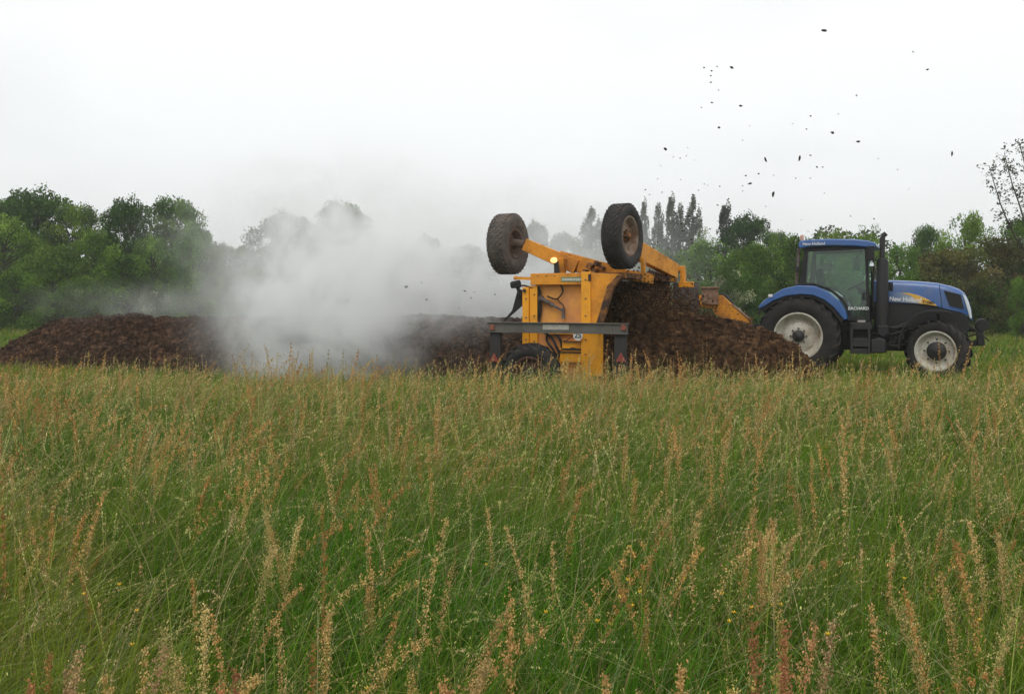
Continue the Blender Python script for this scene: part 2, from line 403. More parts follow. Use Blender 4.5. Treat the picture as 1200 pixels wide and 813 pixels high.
def windrow(name, u0, u1, crest, half, vc, mat, seed, label, lumps, rough=1.0):
    nu = int((u1 - u0) / 0.045); nv = 96
    rng = random.Random(seed)
    V = []
    for i in range(nu + 1):
        u = u0 + (u1 - u0) * i / nu
        H = interp(u, crest); hw = half * (0.35 + 0.65 * min(1, H / 1.0))
        for j in range(nv + 1):
            t = -1 + 2 * j / nv
            v = vc + t * hw
            base = max(0.0, 1 - abs(t) ** 1.55)
            z = H * base
            p = Vector((u, v, z))
            n1 = noise.fractal(p * 1.1 + Vector((seed, 0, 0)), 0.9, 2.1, 4)
            n2 = noise.fractal(p * 5.5 + Vector((0, seed, 0)), 0.8, 2.2, 5)
            amp = min(1, H * 1.5) * (base ** 0.3 if base > 0 else 0)
            d = (n1 * 0.075 + n2 * 0.05) * amp * rough
            w = TF.fwd((u + d * 0.2, v - d * (1 if t < 0 else -1) * 0.6, z + d - 0.10 * (1 - base)))
            V.append(w)
    Q = []
    for i in range(nu):
        for j in range(nv):
            a = i * (nv + 1) + j
            Q.append((a, a + 1, a + nv + 2, a + nv + 1))
    V = np.array([tuple(v) for v in V]); Q = np.array(Q)
    # loose crumbs lying on the slope
    nb = len(V); rs = np.random.RandomState(seed)
    idx = rs.randint(0, nb, lumps)
    P = V[idx]; ok = P[:, 2] > 0.15; P = P[ok]
    k = len(P); s = rs.uniform(0.008, 0.034, k) * np.where(rs.rand(k) < 0.05, 2.2, 1)
    cube = np.array([(x, y, z) for x in (-1, 1) for y in (-1, 1) for z in (-1, 1)], float)
    cf = np.array([(0, 1, 3, 2), (4, 6, 7, 5), (0, 4, 5, 1), (2, 3, 7, 6), (0, 2, 6, 4), (1, 5, 7, 3)])
    off = cube[None] * s[:, None, None] * rs.uniform(0.4, 1.1, (k, 8, 3))
    CV = (P[:, None, :] + off + np.array([0, 0, 0.008])).reshape(-1, 3)
    CQ = (cf[None] + (nb + 8 * np.arange(k))[:, None, None]).reshape(-1, 4)
    # straw and twigs
    k2 = lumps // 5; idx = rs.randint(0, nb, k2); P2 = V[idx]; P2 = P2[P2[:, 2] > 0.15]; k2 = len(P2)
    a = rs.rand(k2) * 6.28; L = rs.uniform(.03, .10, k2); el = rs.uniform(-.6, .9, k2)
    d = np.stack([np.cos(a) * np.cos(el), np.sin(a) * np.cos(el), np.sin(el)], 1) * L[:, None]
    w = np.stack([-np.sin(a), np.cos(a), 0 * a], 1) * 0.005 + np.array([0, 0, .004])
    P2 = P2 + np.array([0, -0.01, 0.015])
    SV = np.stack([P2 - d - w, P2 + d - w, P2 + d + w, P2 - d + w], 1).reshape(-1, 3)
    SQ = (np.arange(4)[None] + (nb + len(CV) + 4 * np.arange(k2))[:, None])
    me = np_mesh(name, np.vstack([V, CV, SV]), np.vstack([Q, CQ, SQ]), mat)
    sm = np.zeros(len(me.polygons), bool); sm[:len(Q)] = True
    me.polygons.foreach_set('use_smooth', sm)
    o = link(name, me)
    return tag(o, label, 'compost heap')

windrow('compost_windrow', -16.4, -0.95,
        [(-16.4, 0.0), (-16.1, .35), (-15.5, .76), (-14.6, 1.04), (-13.2, 1.17), (-10, 1.14), (-8, 1.17), (-5, 1.2), (-2, 1.2), (-.95, 1.25)],
        1.75, 2.05, M['compost'], 3, 'long dark windrow of steaming compost stretching left behind the orange machine', 26000)
windrow('compost_heap', -0.9, 3.15,
        [(-.9, 1.5), (-.3, 1.85), (.0, 1.85), (.18, 1.7), (.4, 1.42), (.65, 1.28), (1.2, 1.25), (1.7, 1.17), (2.2, .98), (2.7, .72), (3.0, .42), (3.15, 0)],
        1.8, 2.0, M['compost_brown'], 9, 'brown heap of loose compost entering the orange machine, ending before the tractor rear wheel', 22000, rough=.72)

# ------------------------------------------------------------------ wheels
def wheel(parent, loc, Rr, W, rimR, tyre_m, rim_m, hub_m, lugs=20, lug_h=0.045, rot=(0, 0, 0), dish=0.1, side=-1, hubR=0.16, style='lug', label=None, hub_out=0.05, spin=0):
    """axis along local y; side=-1: the outer face looks towards -y"""
    h = W / 2
    b = MB()
    t = Rr - lug_h
    prof = [(-h * .80, rimR), (-h * .96, rimR + (t - rimR) * .18), (-h * 1.04, rimR + (t - rimR) * .5), (-h * 1.0, rimR + (t - rimR) * .8),
            (-h * .86, t - .012), (-h * .5, t + .004), (0, t + .01), (h * .5, t + .004), (h * .86, t - .012), (h * 1.0, rimR + (t - rimR) * .8),
            (h * 1.04, rimR + (t - rimR) * .5), (h * .96, rimR + (t - rimR) * .18), (h * .80, rimR), (0, rimR - .01)]
    b.lathe(prof, n=64, closed=True)
    if style == 'lug':
        for i in range(lugs):
            for sgn in (-1, 1):
                a = 2 * math.pi * (i + (0.5 if sgn > 0 else 0)) / lugs + spin
                pts = []
                for k in range(5):
                    f = k / 4
                    y = sgn * h * (1.02 - 1.0 * f)
                    aa = a + f * 0.30 * (0.85 / Rr) ** .3
                    rr = t - (0.05 if k == 0 else 0)
                    pts.append((y, aa, rr))
                for k in range(4):
                    (y0, a0, r0), (y1, a1, r1) = pts[k], pts[k + 1]
                    wd = (0.055 if k < 1 else 0.042) / Rr / 1.5
                    P = []
                    for (y, aa, r_) in ((y0, a0, r0), (y1, a1, r1)):
                        for da, rad in ((-wd, r_ - .02), (wd, r_ - .02), (wd * .8, r_ + lug_h), (-wd * .8, r_ + lug_h)):
                            P.append(((rad) * math.cos(aa + da), y, (rad) * math.sin(aa + da)))
                    b._add(P, [(3, 2, 1, 0), (4, 5, 6, 7)] + [(q, (q + 1) % 4, 4 + (q + 1) % 4, 4 + q) for q in range(4)])
    else:
        rr_ = random.Random(lugs)
        nrow = 6
        for j in range(nrow):
            y = -h * .82 + (j + .5) * (h * 1.64 / nrow)
            for i in range(lugs):
                a = 2 * math.pi * (i + (j % 2) * .5) / lugs
                c = Vector(((t + lug_h * .4) * math.cos(a), y, (t + lug_h * .4) * math.sin(a)))
                rot_ = Matrix.Rotation(-a, 3, 'Y') @ Matrix.Rotation(rr_.uniform(-.3, .3) + (.4 if j % 2 else -.4), 3, 'X')
                b.box(c, (lug_h, h * .21, 2 * math.pi * t / lugs * .62), rot_)
    ty = b.build('wheel', tyre_m, parent, smooth=True, loc=loc, rot=rot)
    if label: ty['label'] = label
    s = side
    b = MB()
    rp = [(s * h * .82, rimR + .012), (s * h * .86, rimR + .01), (s * h * .88, rimR - .018), (s * h * .80, rimR - .035), (s * h * .55, rimR - .055), (s * h * .30, rimR - .085),
          (s * (h * .30 - dish * .3), rimR * .70), (s * (h * .30 + dish * .1), rimR * .55), (s * (h * .32 + dish * .2), hubR * 1.1), (s * (h * .32 + dish * .2), 0.02)]
    b.lathe(rp + [(s * (-h * .2), .02), (s * (-h * .5), rimR * .6), (-s * h * .85, rimR - .01), (-s * h * .85, rimR + .01)], n=56, closed=True)
    rim = b.build('rim', rim_m, ty, smooth=True)
    b = MB()
    y0 = s * (h * .32 + dish * .2)
    b.lathe([(y0 - s * .02, hubR), (y0 + s * hub_out, hubR * .96), (y0 + s * (hub_out + .02), hubR * .8), (y0 + s * (hub_out + .05), hubR * .45), (y0 + s * (hub_out + .06), .01)], n=28)
    for i in range(8):
        a = 2 * math.pi * i / 8
        c = Vector((math.cos(a) * hubR * 1.25, y0, math.sin(a) * hubR * 1.25))
        b.tube([c, c + Vector((0, s * .035, 0))], .018, 6)
    b.build('hub', hub_m, ty, smooth=True)
    return ty

def text_mesh(name, txt, size, mat, parent, loc, rot, extrude=0.002, bold=0.0, shear=0, sx=1.0):
    cu = bpy.data.curves.new(name, 'FONT'); cu.body = txt; cu.size = size; cu.extrude = extrude; cu.offset = bold; cu.shear = shear
    cu.align_x = 'CENTER'; cu.align_y = 'CENTER'
    tmp = bpy.data.objects.new('tmp', cu); SC.collection.objects.link(tmp)
    dg = bpy.context.evaluated_depsgraph_get(); dg.update()
    me = bpy.data.meshes.new_from_object(tmp.evaluated_get(dg))
    bpy.data.objects.remove(tmp)
    me.materials.clear(); me.materials.append(mat); me.name = name
    o = bpy.data.objects.new(name, me); SC.collection.objects.link(o); o.parent = parent
    o.location = loc; o.rotation_euler = rot; o.scale = (sx, 1, 1)
    return o
FRONT = (R(90), 0, 0)      # lettering that reads from -y

# ------------------------------------------------------------------ tractor
trk = empty('tractor', KF.T, -KF.a, 'blue and black tractor with off-white rims and upright black exhaust, beside the compost heap', 'tractor')
K = lambda px, py, ly: KF.loc(px, py, ly)
NEAR = -0.93
def KP(pts, ly): return [K(x, y, ly) for x, y in pts]
# rear wheels
rx, rz = 0.0, 0.85
wheel(trk, (0, -0.72, .80), .86, .52, .50, M['tyre'], M['rim_white'], M['hub'], lugs=22, lug_h=.045, dish=.16, hubR=.13, side=-1)
wheel(trk, (0, 0.72, .80), .86, .52, .50, M['tyre'], M['rim_white'], M['hub'], lugs=22, lug_h=.045, dish=.16, hubR=.13, side=1)
fx = 2.72
wheel(trk, (fx, -0.76, .545), .62, .42, .40, M['tyre'], M['rim_white'], M['hub'], lugs=18, lug_h=.04, rot=(0, 0, R(-16)), dish=.03, hubR=.19, side=-1, hub_out=.07)
wheel(trk, (fx, 0.76, .545), .62, .42, .40, M['tyre'], M['rim_white'], M['hub'], lugs=18, lug_h=.04, rot=(0, 0, R(-16)), dish=.03, hubR=.19, side=1, hub_out=.07)
# rear fenders
fo = [(889.5, 359), (894, 353), (902, 348), (918, 338.5), (936, 334.3), (955, 335), (971, 342), (984, 353), (991, 364.5), (993.5, 374)]
fi = [(890.5, 362), (898, 358), (905.5, 353), (921, 347), (938, 345), (953, 346), (966, 351.5), (977, 360), (984.5, 369), (989.5, 375)]
for sgn, nm in ((-1, 'fender'), (1, 'fender')):
    b = MB(); O = KP(fo, NEAR); I = KP(fi, NEAR)
    b.strip(O, I, sgn * 0.99, sgn * 0.46)
    b.build(nm, M['blue'], trk, smooth=True, bevel=.018)
    b = MB(); b.strip(I, [(p[0] * .93, p[1] - .05) for p in I], sgn * 0.95, sgn * 0.46)
    # dark liner wall closing the inside of the arch
    b.prism([(p[0], p[1]) for p in I] + [(I[-1][0], .62), (I[0][0] + .35, .75)], sgn * .46, sgn * .50)
    b.build('fender_liner', M['dark'], trk)
b = MB(); q = K(903.5, 346.5, NEAR); b.box((q[0], -1.0, q[1]), (.09, .02, .06)); b.build('reflector', M['white'], trk, bevel=.01)
# cab
rf = [(936.5, 283.5), (940, 282), (946, 281.2), (975, 280), (1000, 280.4), (1018, 282), (1026.5, 285), (1027, 289.5), (1017, 290), (1000, 288.6), (975, 288), (950, 289), (938, 291.5), (936, 290)]
b = MB(); b.prism(KP(rf, -.78), -.82, .82)
roof = b.build('cab_roof', M['blue'], trk, smooth=True, bevel=.03, seg=3)
q = K(947, 286, -.8)
text_mesh('lettering', 'New Holland', .085, M['white'], roof, (q[0] + .12, -.832, q[1]), FRONT, bold=.001)
q = K(942, 281, 0); b = MB(); b.tube([(q[0], -.3, q[1] - .02), (q[0], -.3, q[1] + .06), (q[0], -.3, q[1] + .09)], [.04, .04, .02], 12); b.build('beacon', M['lens'], trk, smooth=True)
CY = -.74
pc = {k: K(*v, CY) for k, v in dict(rt=(942.5, 290), rb=(937, 334), ft=(1016, 289), fb=(1018.5, 372), door_rt=(947, 290.5), door_rb=(944.5, 331), m1=(955, 334), m2=(972, 340.5), m3=(986, 352), m4=(993.5, 366), m5=(994.5, 374)).items()}
for sgn in (-1, 1):
    y0, y1 = sgn * .74, sgn * .70
    b = MB()
    # slanted rear pillar, front pillar, top rail, sill following the fender
    b.prism([pc['rt'], pc['door_rt'], pc['door_rb'], pc['rb']], y0, y1)
    b.prism([K(1013.5, 289, CY), K(1017, 289, CY), K(1019.5, 374, CY), K(1015.5, 374, CY)], y0 * 1.01, y1)
    b.prism([pc['rt'], pc['ft'], (pc['ft'][0], pc['ft'][1] - .05), (pc['rt'][0], pc['rt'][1] - .09)], y0 * 1.005, y1)
    b.strip([pc[k] for k in ('rb', 'm1', 'm2', 'm3', 'm4', 'm5')], [K(x, y, CY) for x, y in ((937, 331), (954, 331.5), (972.5, 338), (987.5, 349.5), (996.5, 364), (997.5, 374))], y0 * 1.003, y1)
    b.prism([K(994, 371.5, CY), K(1019, 371.5, CY), K(1019, 376, CY), K(994, 376, CY)], y0 * 1.008, y1)
    b.build('door_frame', M['black'], trk, bevel=.006)
    b = MB()
    b.prism([(pc['rt'][0] + .0, pc['rt'][1]), pc['door_rt'], pc['door_rb'], pc['m1'], pc['m2'], pc['m3'], pc['m4'], pc['m5'], K(1017, 373, CY), pc['ft']], sgn * .722, sgn * .712)
    gw = b.build('door_glass', M['glass'], trk)
q = K(1006, 361.5, CY)
text_mesh('lettering', 'BACHARD', .088, M['white'], gw if False else trk, (q[0], -.752, q[1]), FRONT, bold=.002)
q = K(1012, 347, CY); b = MB(); b.box((q[0], -.765, q[1]), (.05, .03, .16)); b.build('door_handle', M['black'], trk, bevel=.01)
# pale outer rear pillar edge and rear window frame
a0 = K(938.8, 291, CY); a1 = K(936.2, 333, CY)
for sgn in (-1, 1):
    b = MB(); b.beam((a0[0] - .05, sgn * .70, a0[1]), (a1[0] - .05, sgn * .70, a1[1]), .06, .07, up=Vector((0, 1, 0)))
    b.build('rear_pillar', M['rubber_flap'], trk, bevel=.008)
b = MB(); b.beam((a1[0], 0, a1[1] + .02), (a1[0] + .01, 0, a1[1] - .02), 1.4, .06, up=Vector((1, 0, 0))); b.b2(a1[0] - .06, a1[0], -.7, .7, a1[1] - .25, a1[1]); b.build('rear_panel', M['black'], trk)
b = MB(); b._add([(a0[0] - .03, -.68, a0[1]), (a0[0] - .03, .68, a0[1]), (a1[0] - .03, .68, a1[1]), (a1[0] - .03, -.68, a1[1])], [(0, 1, 2, 3)]); b.build('rear_window', M['glass'], trk)
f0 = pc['ft']; f1 = K(1024, 335, CY)
b = MB(); b._add([(f0[0] + .02, -.7, f0[1]), (f0[0] + .02, .7, f0[1]), (f1[0] + .0, .62, f1[1]), (f1[0], -.62, f1[1])], [(0, 1, 2, 3)]); b.build('windscreen', M['glass'], trk)
# interior: floor, seat, console, steering wheel, far door sign
fl = K(995, 374, 0)[0]
zc = 1.22
b = MB(); b.b2(pc['m1'][0] - .1, pc['ft'][0], -.66, .66, zc - .3, zc - .18); b.b2(pc['rt'][0] - .05, pc['m2'][0], -.66, .66, zc - .18, zc + .28); b.build('cab_floor', M['dark'], trk)
sx0 = K(966, 330, 0)[0]
b = MB(); b.b2(sx0 - .05, sx0 + .48, -.26, .26, zc + .28, zc + .42)
b.box((sx0 - .06, 0, zc + .72), (.14, .48, .62), Matrix.Rotation(R(-10), 3, 'Y'))
b.box((sx0 - .02, -.30, zc + .55), (.34, .08, .06)); b.box((sx0 + .0, .30, zc + .55), (.34, .08, .06))
b.build('seat', M['dark'], trk, bevel=.04, seg=3)
cx0 = K(1006, 330, 0)[0]
b = MB(); b.box((cx0 + .16, 0, zc + .1), (.26, .42, .75), Matrix.Rotation(R(8), 3, 'Y')); b.box((cx0 + .1, 0, zc + .52), (.2, .34, .14), Matrix.Rotation(R(25), 3, 'Y')); b.build('dashboard', M['black'], trk, bevel=.03)
b = MB()
tor = []
ax = Matrix.Rotation(R(-28), 3, 'Y')
cc = Vector((cx0 - .05, 0, zc + .66))
for i in range(25):
    a = 2 * math.pi * i / 24; tor.append(cc + ax @ Vector((.2 * math.cos(a), .2 * math.sin(a), 0)))
b.tube(tor, .016, 8, caps=False); b.tube([cc, cc + Vector((.16, 0, -.22))], .03, 8); b.beam(cc - ax @ Vector((.19, 0, 0)), cc + ax @ Vector((.19, 0, 0)), .03, .02)
b.build('steering_wheel', M['black'], trk, smooth=True)
q = K(965, 313, .5); b = MB(); b.box((q[0], .62, q[1]), (.34, .012, .18)); b.build('paper_sheet', M['sticker'], trk)
q = K(1004, 309, .9); b = MB(); b.box((q[0], .93, q[1]), (.16, .05, .30)); b.tube([(q[0], .74, q[1] + .18), (q[0], .95, q[1] + .12)], .015); b.build('mirror', M['black'], trk, bevel=.03, seg=3)
q = K(1020.5, 297, -.9); b = MB(); b.box((q[0], -.93, q[1]), (.13, .06, .30)); b.tube([(q[0] - .12, -.76, q[1] + .13), (q[0], -.93, q[1] + .13)], .016); b.build('mirror', M['black'], trk, bevel=.03, seg=3)
q = K(1021.5, 309.5, -.8); b = MB(); b.tube([(q[0], -.80, q[1] - .04), (q[0], -.80, q[1] + .03)], [.055, .04], 12); b.tube([(q[0], -.8, q[1] + .03), (q[0] - .01, -.79, q[1] + .17)], [.02, .02], 8); b.build('work_lamp', M['headlight'], trk, smooth=True)
q = K(936.5, 315, -.8); b = MB(); b.box((q[0] - .03, -.82, q[1]), (.07, .08, .10)); b.build('rear_lamp', M['black'], trk, bevel=.015)
# exhaust
EY = -.66
q0 = K(1034, 385, EY); q1 = K(1034, 303, EY); q2 = K(1033.8, 279, EY); q3 = K(1037, 274.5, EY)
b = MB()
b.tube([(q0[0], EY, q0[1]), (q0[0], EY, q1[1] - .06), (q0[0], EY, q1[1])], [.118, .118, .085], 20)
b.build('exhaust_silencer', M['black'], trk, smooth=True)
b = MB(); b.tube([(q0[0], EY, q1[1] - .02), (q0[0], EY, q2[1]), (q0[0] + .02, EY, q2[1] + .05), (q0[0] + .075, EY, q3[1] + .02)], [.055, .055, .054, .05], 16)
b.build('exhaust_stack', M['grey_dark'], trk, smooth=True)
b = MB()
for yy in (305, 332): 
    q = K(1026, yy, EY); b.box((q[0] + .0, EY - .0, q[1]), (.24, .03, .02))
q = K(1024, 330, EY); b.tube([(q[0], -.72, q[1] + .55), (q[0] - .01, -.72, q[1] - .55)], .018, 8)
b.build('handrail', M['black'], trk)
# bonnet: a loft of rounded sections
HYW = .43
tops = [(1024, 328.4), (1036, 328.3), (1050, 328.6), (1069, 329.3), (1085, 330.4), (1099, 331.9), (1114, 335.2), (1124, 338.8), (1130.5, 343.5), (1134.5, 350.5), (1138.2, 362), (1139.6, 373.5)]
bots = [(1024, 353.6), (1036, 354), (1050, 354.6), (1069, 355.4), (1085, 356.6), (1099, 359), (1106, 361.3), (1116, 363.6), (1124, 365.2), (1131, 368), (1135.5, 371.5), (1139.2, 376)]
b = MB(); rings = []
for i in range(len(tops)):
    xt, zt = K(*tops[i], -HYW); xb, zb = K(*bots[i], -HYW)
    taper = 1 - max(0, i - 5) * .012 - max(0, i - 8) * .03
    w = HYW * taper
    ring = []
    for f, g_ in ((0, 1), (.35, 1.0), (.7, .99), (.88, .95), (.97, .84), (1.0, .66), (1.015, .33), (1.02, 0)):
        x = xb + (xt - xb) * f; z = zb + (zt - zb) * min(f, 1.02)
        ring.append((x, -w * g_, z))
    full = ring + [(x, -y, z) for x, y, z in reversed(ring[:-1])]
    rings.append([b.bm.verts.new(p) for p in full])
for i in range(len(rings) - 1):
    for k in range(len(rings[0]) - 1):
        b.bm.faces.new((rings[i][k], rings[i][k + 1], rings[i + 1][k + 1], rings[i + 1][k]))
b.bm.faces.new(rings[-1]); b.bm.faces.new(rings[0][::-1])
hood = b.build('bonnet', M['blue'], trk, smooth=True)
for sgn in (-1, 1):
    b = MB(); b.prism(KP([(1106.0, 340.2), (1125.8, 345.2), (1129.8, 361.8), (1113.2, 358.3)], -.44), sgn * .425, sgn * .448); b.build('grille', M['dark'], hood, bevel=.004)
for sgn in (-1, 1):
    b = MB()
    hl = [(1127.6, 344.2), (1131.5, 347.2), (1135, 354), (1137.6, 363), (1138.8, 373.2), (1136.2, 373), (1133.2, 362), (1130.2, 352)]
    P = KP(hl, -.43)
    b.prism(P, sgn * .30, sgn * .425)
    b.build('headlight', M['headlight'], hood, bevel=.01)
b = MB(); b.prism(KP([(1037, 330.5), (1046.4, 331), (1046.6, 341), (1037, 340.5)], -.43), -.434, -.44); b.build('air_intake', M['dark'], hood)
b = MB(); b.prism(KP([(1100.5, 333.2), (1101.1, 333.2), (1104.3, 360.2), (1103.6, 360.2)], -.44), -.432, -.4345); b.build('panel_gap', M['dark'], hood)
# coloured swoosh and model lettering
SY = -.4395
sw_o = [(1036, 342.2), (1052, 342.2), (1066, 343.3), (1076, 345.8), (1086, 349.8), (1093, 353.9), (1097.5, 357.9)]
sw_i = [(1036, 353), (1052, 353.8), (1066, 354.6), (1076, 355.6), (1082, 356.4), (1090, 357.2), (1096.5, 358.1)]
b = MB(); b.strip(KP(sw_o[:5], SY), KP(sw_i[:5], SY), SY, SY + .012); b.build('silver_decal', M['silver'], hood)
b = MB(); b.strip(KP([(1058, 342.9), (1066, 343.6), (1073, 345.2), (1086, 350), (1093, 354), (1098, 358.1)], SY), KP([(1058, 343.7), (1066, 345.8), (1071, 349), (1077, 355.4), (1088, 357), (1097, 358.4)], SY), SY - .004, SY + .006); b.build('golden_decal', M['yellow'], hood)
q = K(1061, 351, SY); text_mesh('lettering', 'New Holland', .125, M['white'], hood, (q[0], SY - .007, q[1]), (R(90), R(3), 0), bold=.003, sx=.92)
q = K(1087.5, 354.6, SY); text_mesh('lettering', 'T6080', .085, M['dark'], hood, (q[0], SY - .008, q[1]), (R(90), R(6), 0), bold=.002)
# black flank under the bonnet
b = MB(); b.prism(KP([(1024, 353.6), (1050, 354.8), (1085, 356.8), (1099, 359.4), (1112, 363.4), (1126, 366), (1134, 372), (1137, 384), (1130, 397), (1105, 396), (1060, 385), (1024, 383)], -.40), -.40, .40)
b.build('engine_cover', M['black'], trk, bevel=.02)
b = MB()
b.b2(-.5, 3.1, -.26, .26, .50, 1.0); b.b2(.2, 1.2, -.45, .45, .55, 1.15)
for s in (-1, 1): b.tube([(0, 0, .85), (0, s * .6, .85)], .13, 14)
b.tube([(fx, -.62, .62), (fx, .62, .62)], .09, 12); b.box((fx, 0, .66), (.34, .5, .3))
b.build('chassis', M['dark'], trk, bevel=.02)
b = MB()
rr = random.Random(4)
for i in range(12):
    x = 1.55 + rr.random() * .9; z = .6 + rr.random() * .45; y = -.34 - rr.random() * .18
    b.tube([(x - .25, y, z), (x, y - .03, z - .03), (x + .28, y + .02, z + rr.uniform(-.08, .08))], .014 + rr.random() * .02, 7)
for i in range(6): b.box((1.5 + i * .17, -.38, .78 + rr.uniform(-.12, .12)), (.12, .14, .14))
b.build('engine_pipes', M['grey_dark'], trk)
# steps and tank between the axles
P = lambda l, y: KP(l, y)
b = MB()
b.prism(P([(996, 378), (1020.5, 377.5), (1022, 386), (997, 386)], -.9), -.88, -.45)
b.b2(K(996.5, 0, -.9)[0], K(999.5, 0, -.9)[0], -.88, -.84, K(0, 414, -.9)[1] if False else .50, 1.08)
xs = [K(x, 400, -.88)[0] for x in (996.5, 999.5, 1017, 1020)]
zs = [K(1008, y, -.88)[1] for y in (386, 388.5, 396, 405, 414.5)]
b.b2(xs[0], xs[1], -.90, -.50, zs[4], zs[0]); b.b2(xs[2], xs[3], -.90, -.50, zs[4], zs[0])
b.b2(xs[1], xs[2], -.885, -.50, zs[3] - .02, zs[2] - .0); b.b2(xs[1], xs[2], -.885, -.50, zs[4], zs[3] - .06)
b.b2(xs[1], xs[2], -.60, -.50, zs[4], zs[0])
b.build('step', M['stepgrey'], trk, bevel=.008)
b = MB(); b.prism(P([(1020.5, 398), (1030, 395.5), (1037.5, 397.5), (1038, 413.8), (1020.5, 414)], -.85), -.86, -.40); b.build('fuel_tank', M['stepgrey'], trk, bevel=.03, seg=3)
b = MB(); b.prism(P([(1028, 381), (1041, 381.5), (1042, 391), (1035, 396), (1028, 392)], -.8), -.80, -.55); b.build('air_tank', M['black'], trk, bevel=.03, seg=3)
q = K(1009, 376.6, -.9); b = MB(); b.box((q[0], -.80, q[1]), (.16, .03, .045)); b.build('step_lamp', M['sticker'], trk, bevel=.01)
# front mudguards
go_ = [(1052.2, 408), (1053.2, 396), (1057, 385), (1064, 375.5), (1074, 368), (1086, 363.8), (1100, 363), (1112, 364.6), (1116.5, 366.8)]
gi_ = [(1054.6, 408), (1055.6, 396.5), (1059.2, 386.3), (1065.8, 377.3), (1075, 370.4), (1086.6, 366.3), (1100, 365.6), (1111, 367), (1115, 368.6)]
for s in (-1, 1):
    b = MB(); b.strip(KP(go_, -.9), KP(gi_, -.9), s * .99, s * .58); b.beam((fx, s * .3, 1.05), (fx, s * .75, 1.28), .05, .05)
    b.build('mudguard', M['black'], trk, smooth=True, bevel=.006)
# front linkage
b = MB()
q0 = K(1150, 381, -.3); q1 = K(1150.5, 405, -.3)
b.beam((q0[0] - .05, 0, q0[1] + .02), (q1[0], 0, q1[1]), .62, .13, up=Vector((1, 0, 0)))
b.tube([(q0[0] + .02, -.33, q0[1]), (q0[0] + .02, .33, q0[1])], .125, 18)
for s in (-.22, .22):
    b.beam((3.1, s, .62), (q1[0], s, q1[1] + .06), .06, .1); b.beam((3.15, s, .95), (q0[0], s, q0[1] - .1), .045, .06)
    b.beam((3.1, s, .62), (3.2, s, 1.0), .05, .05)
b.build('front_linkage', M['dark'], trk, bevel=.015)
b = MB(); q = K(1143, 384, -.3); b.tube([(q[0] - .15, -.3, q[1] + .1), (q[0], -.33, q[1] - .05), (q[0] + .1, -.25, q[1] - .2), (q[0] - .05, -.2, q[1] - .3)], .02, 8); b.tube([(3.2, -.25, .8), (3.5, -.3, .9), (3.65, -.28, .75)], .018, 7); b.build('hydraulic_hose', M['grey_dark'], trk)
# rear linkage
b = MB()
for s in (-.35, .35): b.beam((-.2, s, .6), (-1.15, s * .9, .62), .05, .1); b.beam((-.3, s, 1.15), (-.8, s, .7), .05, .05)
b.beam((-.3, 0, 1.05), (-1.1, 0, 1.0), .05, .05); b.box((-.35, 0, .9), (.25, .7, .5))
b.build('rear_linkage', M['dark'], trk, bevel=.01)

# ------------------------------------------------------------------ compost turner
tn = empty('compost_turner', TF.T, -TF.a, 'orange compost turning machine straddling the heap, its two transport wheels folded up in the air', 'compost turner')
U = lambda px, py, v=0: TF.loc(px, py, v)
def UP(pts, v=0): return [U(x, y, v) for x, y in pts]
def ub(b, x0, y0, x1, y1, v0, v1):
    u0, z0 = U(x0, y0, v0); u1, z1 = U(x1, y1, v0)
    b.b2(u0, u1, v0, v1, min(z0, z1), max(z0, z1)); return b
# top beam and posts
b = MB(); ub(b, 621.5, 320.5, 681.5, 333.5, 0, .22); b.build('top_beam', M['orange'], tn, bevel=.008)
b = MB(); q0 = U(605, 325.8, .1); q1 = U(622, 326.5, .1); b.beam((q0[0], .1, q0[1]), (q1[0], .1, q1[1]), .05, .05); b.tube([(q0[0] - .04, .1, q0[1]), (q0[0] + .02, .1, q0[1])], .032, 10); b.build('locking_pin', M['orange'], tn)
for x0, x1, y0, v0 in ((612, 619.5, 336.5, .02), (620.6, 629.5, 334.5, .05)):
    u0, z0 = U(x0, y0, v0); u1, _ = U(x1, y0, v0)
    b = MB(); b.b2(u0, u1, v0, v0 + .14, .12, z0); b.build('post', M['orange_clean'], tn, bevel=.006)
u0, z0 = U(615, 340.5, .02); b = MB(); b.tube([(u0, .02, z0), (u0, -.02, z0)], .028, 10); b.build('bolt', M['grey_dark'], tn)
u0, z0 = U(681, 318.5, -.03); u1, _ = U(692, 318.5, -.03)
b = MB(); b.b2(u0, u1, -.03, .2, .12, z0); b.build('post', M['orange_clean'], tn, bevel=.006)
for x_, y_ in ((616, 350), (616, 372), (616, 398), (625, 345), (625, 370), (625, 400), (687, 328), (687, 350), (687, 370), (687, 398), (687, 415)):
    bu, bz = U(x_, y_, .0); b = MB(); yb = -.03 if x_ > 650 else (.02 if x_ < 620 else .05)
    b.tube([(bu, yb, bz), (bu, yb - .014, bz)], .016, 6); b.build('bolt', M['rust_plate'], tn)
for x_ in (630, 640, 650):
    bu, bz = U(x_, 322, 0); b = MB(); b.box((bu, -.004, bz - .02), (.02, .012, .02)); b.build('rivet', M['rust_plate'], tn)
# recessed side panel
u0, z0 = U(629, 333, .14); u1, _ = U(690, 333, .14)
b = MB(); b.b2(u0, u1, .13, .17, .15, z0 + .05); b.build('side_panel', M['orange_dusty'], tn)
# lower inner web and flange below the grey beam
b = MB(); ub(b, 643, 388, 688, 392, .05, .12); ub(b, 656, 400, 690, 425, .06, .12); ub(b, 690, 389, 704, 441, -.05, .1)
b.build('lower_frame', M['orange_clean'], tn, bevel=.006)
b = MB(); ub(b, 655, 412, 686, 414, .04, .06); ub(b, 658, 408, 684, 410.5, .03, .06); ub(b, 659, 399.5, 683, 401, .03, .06); b.build('linkage_rod', M['grey_dark'], tn)
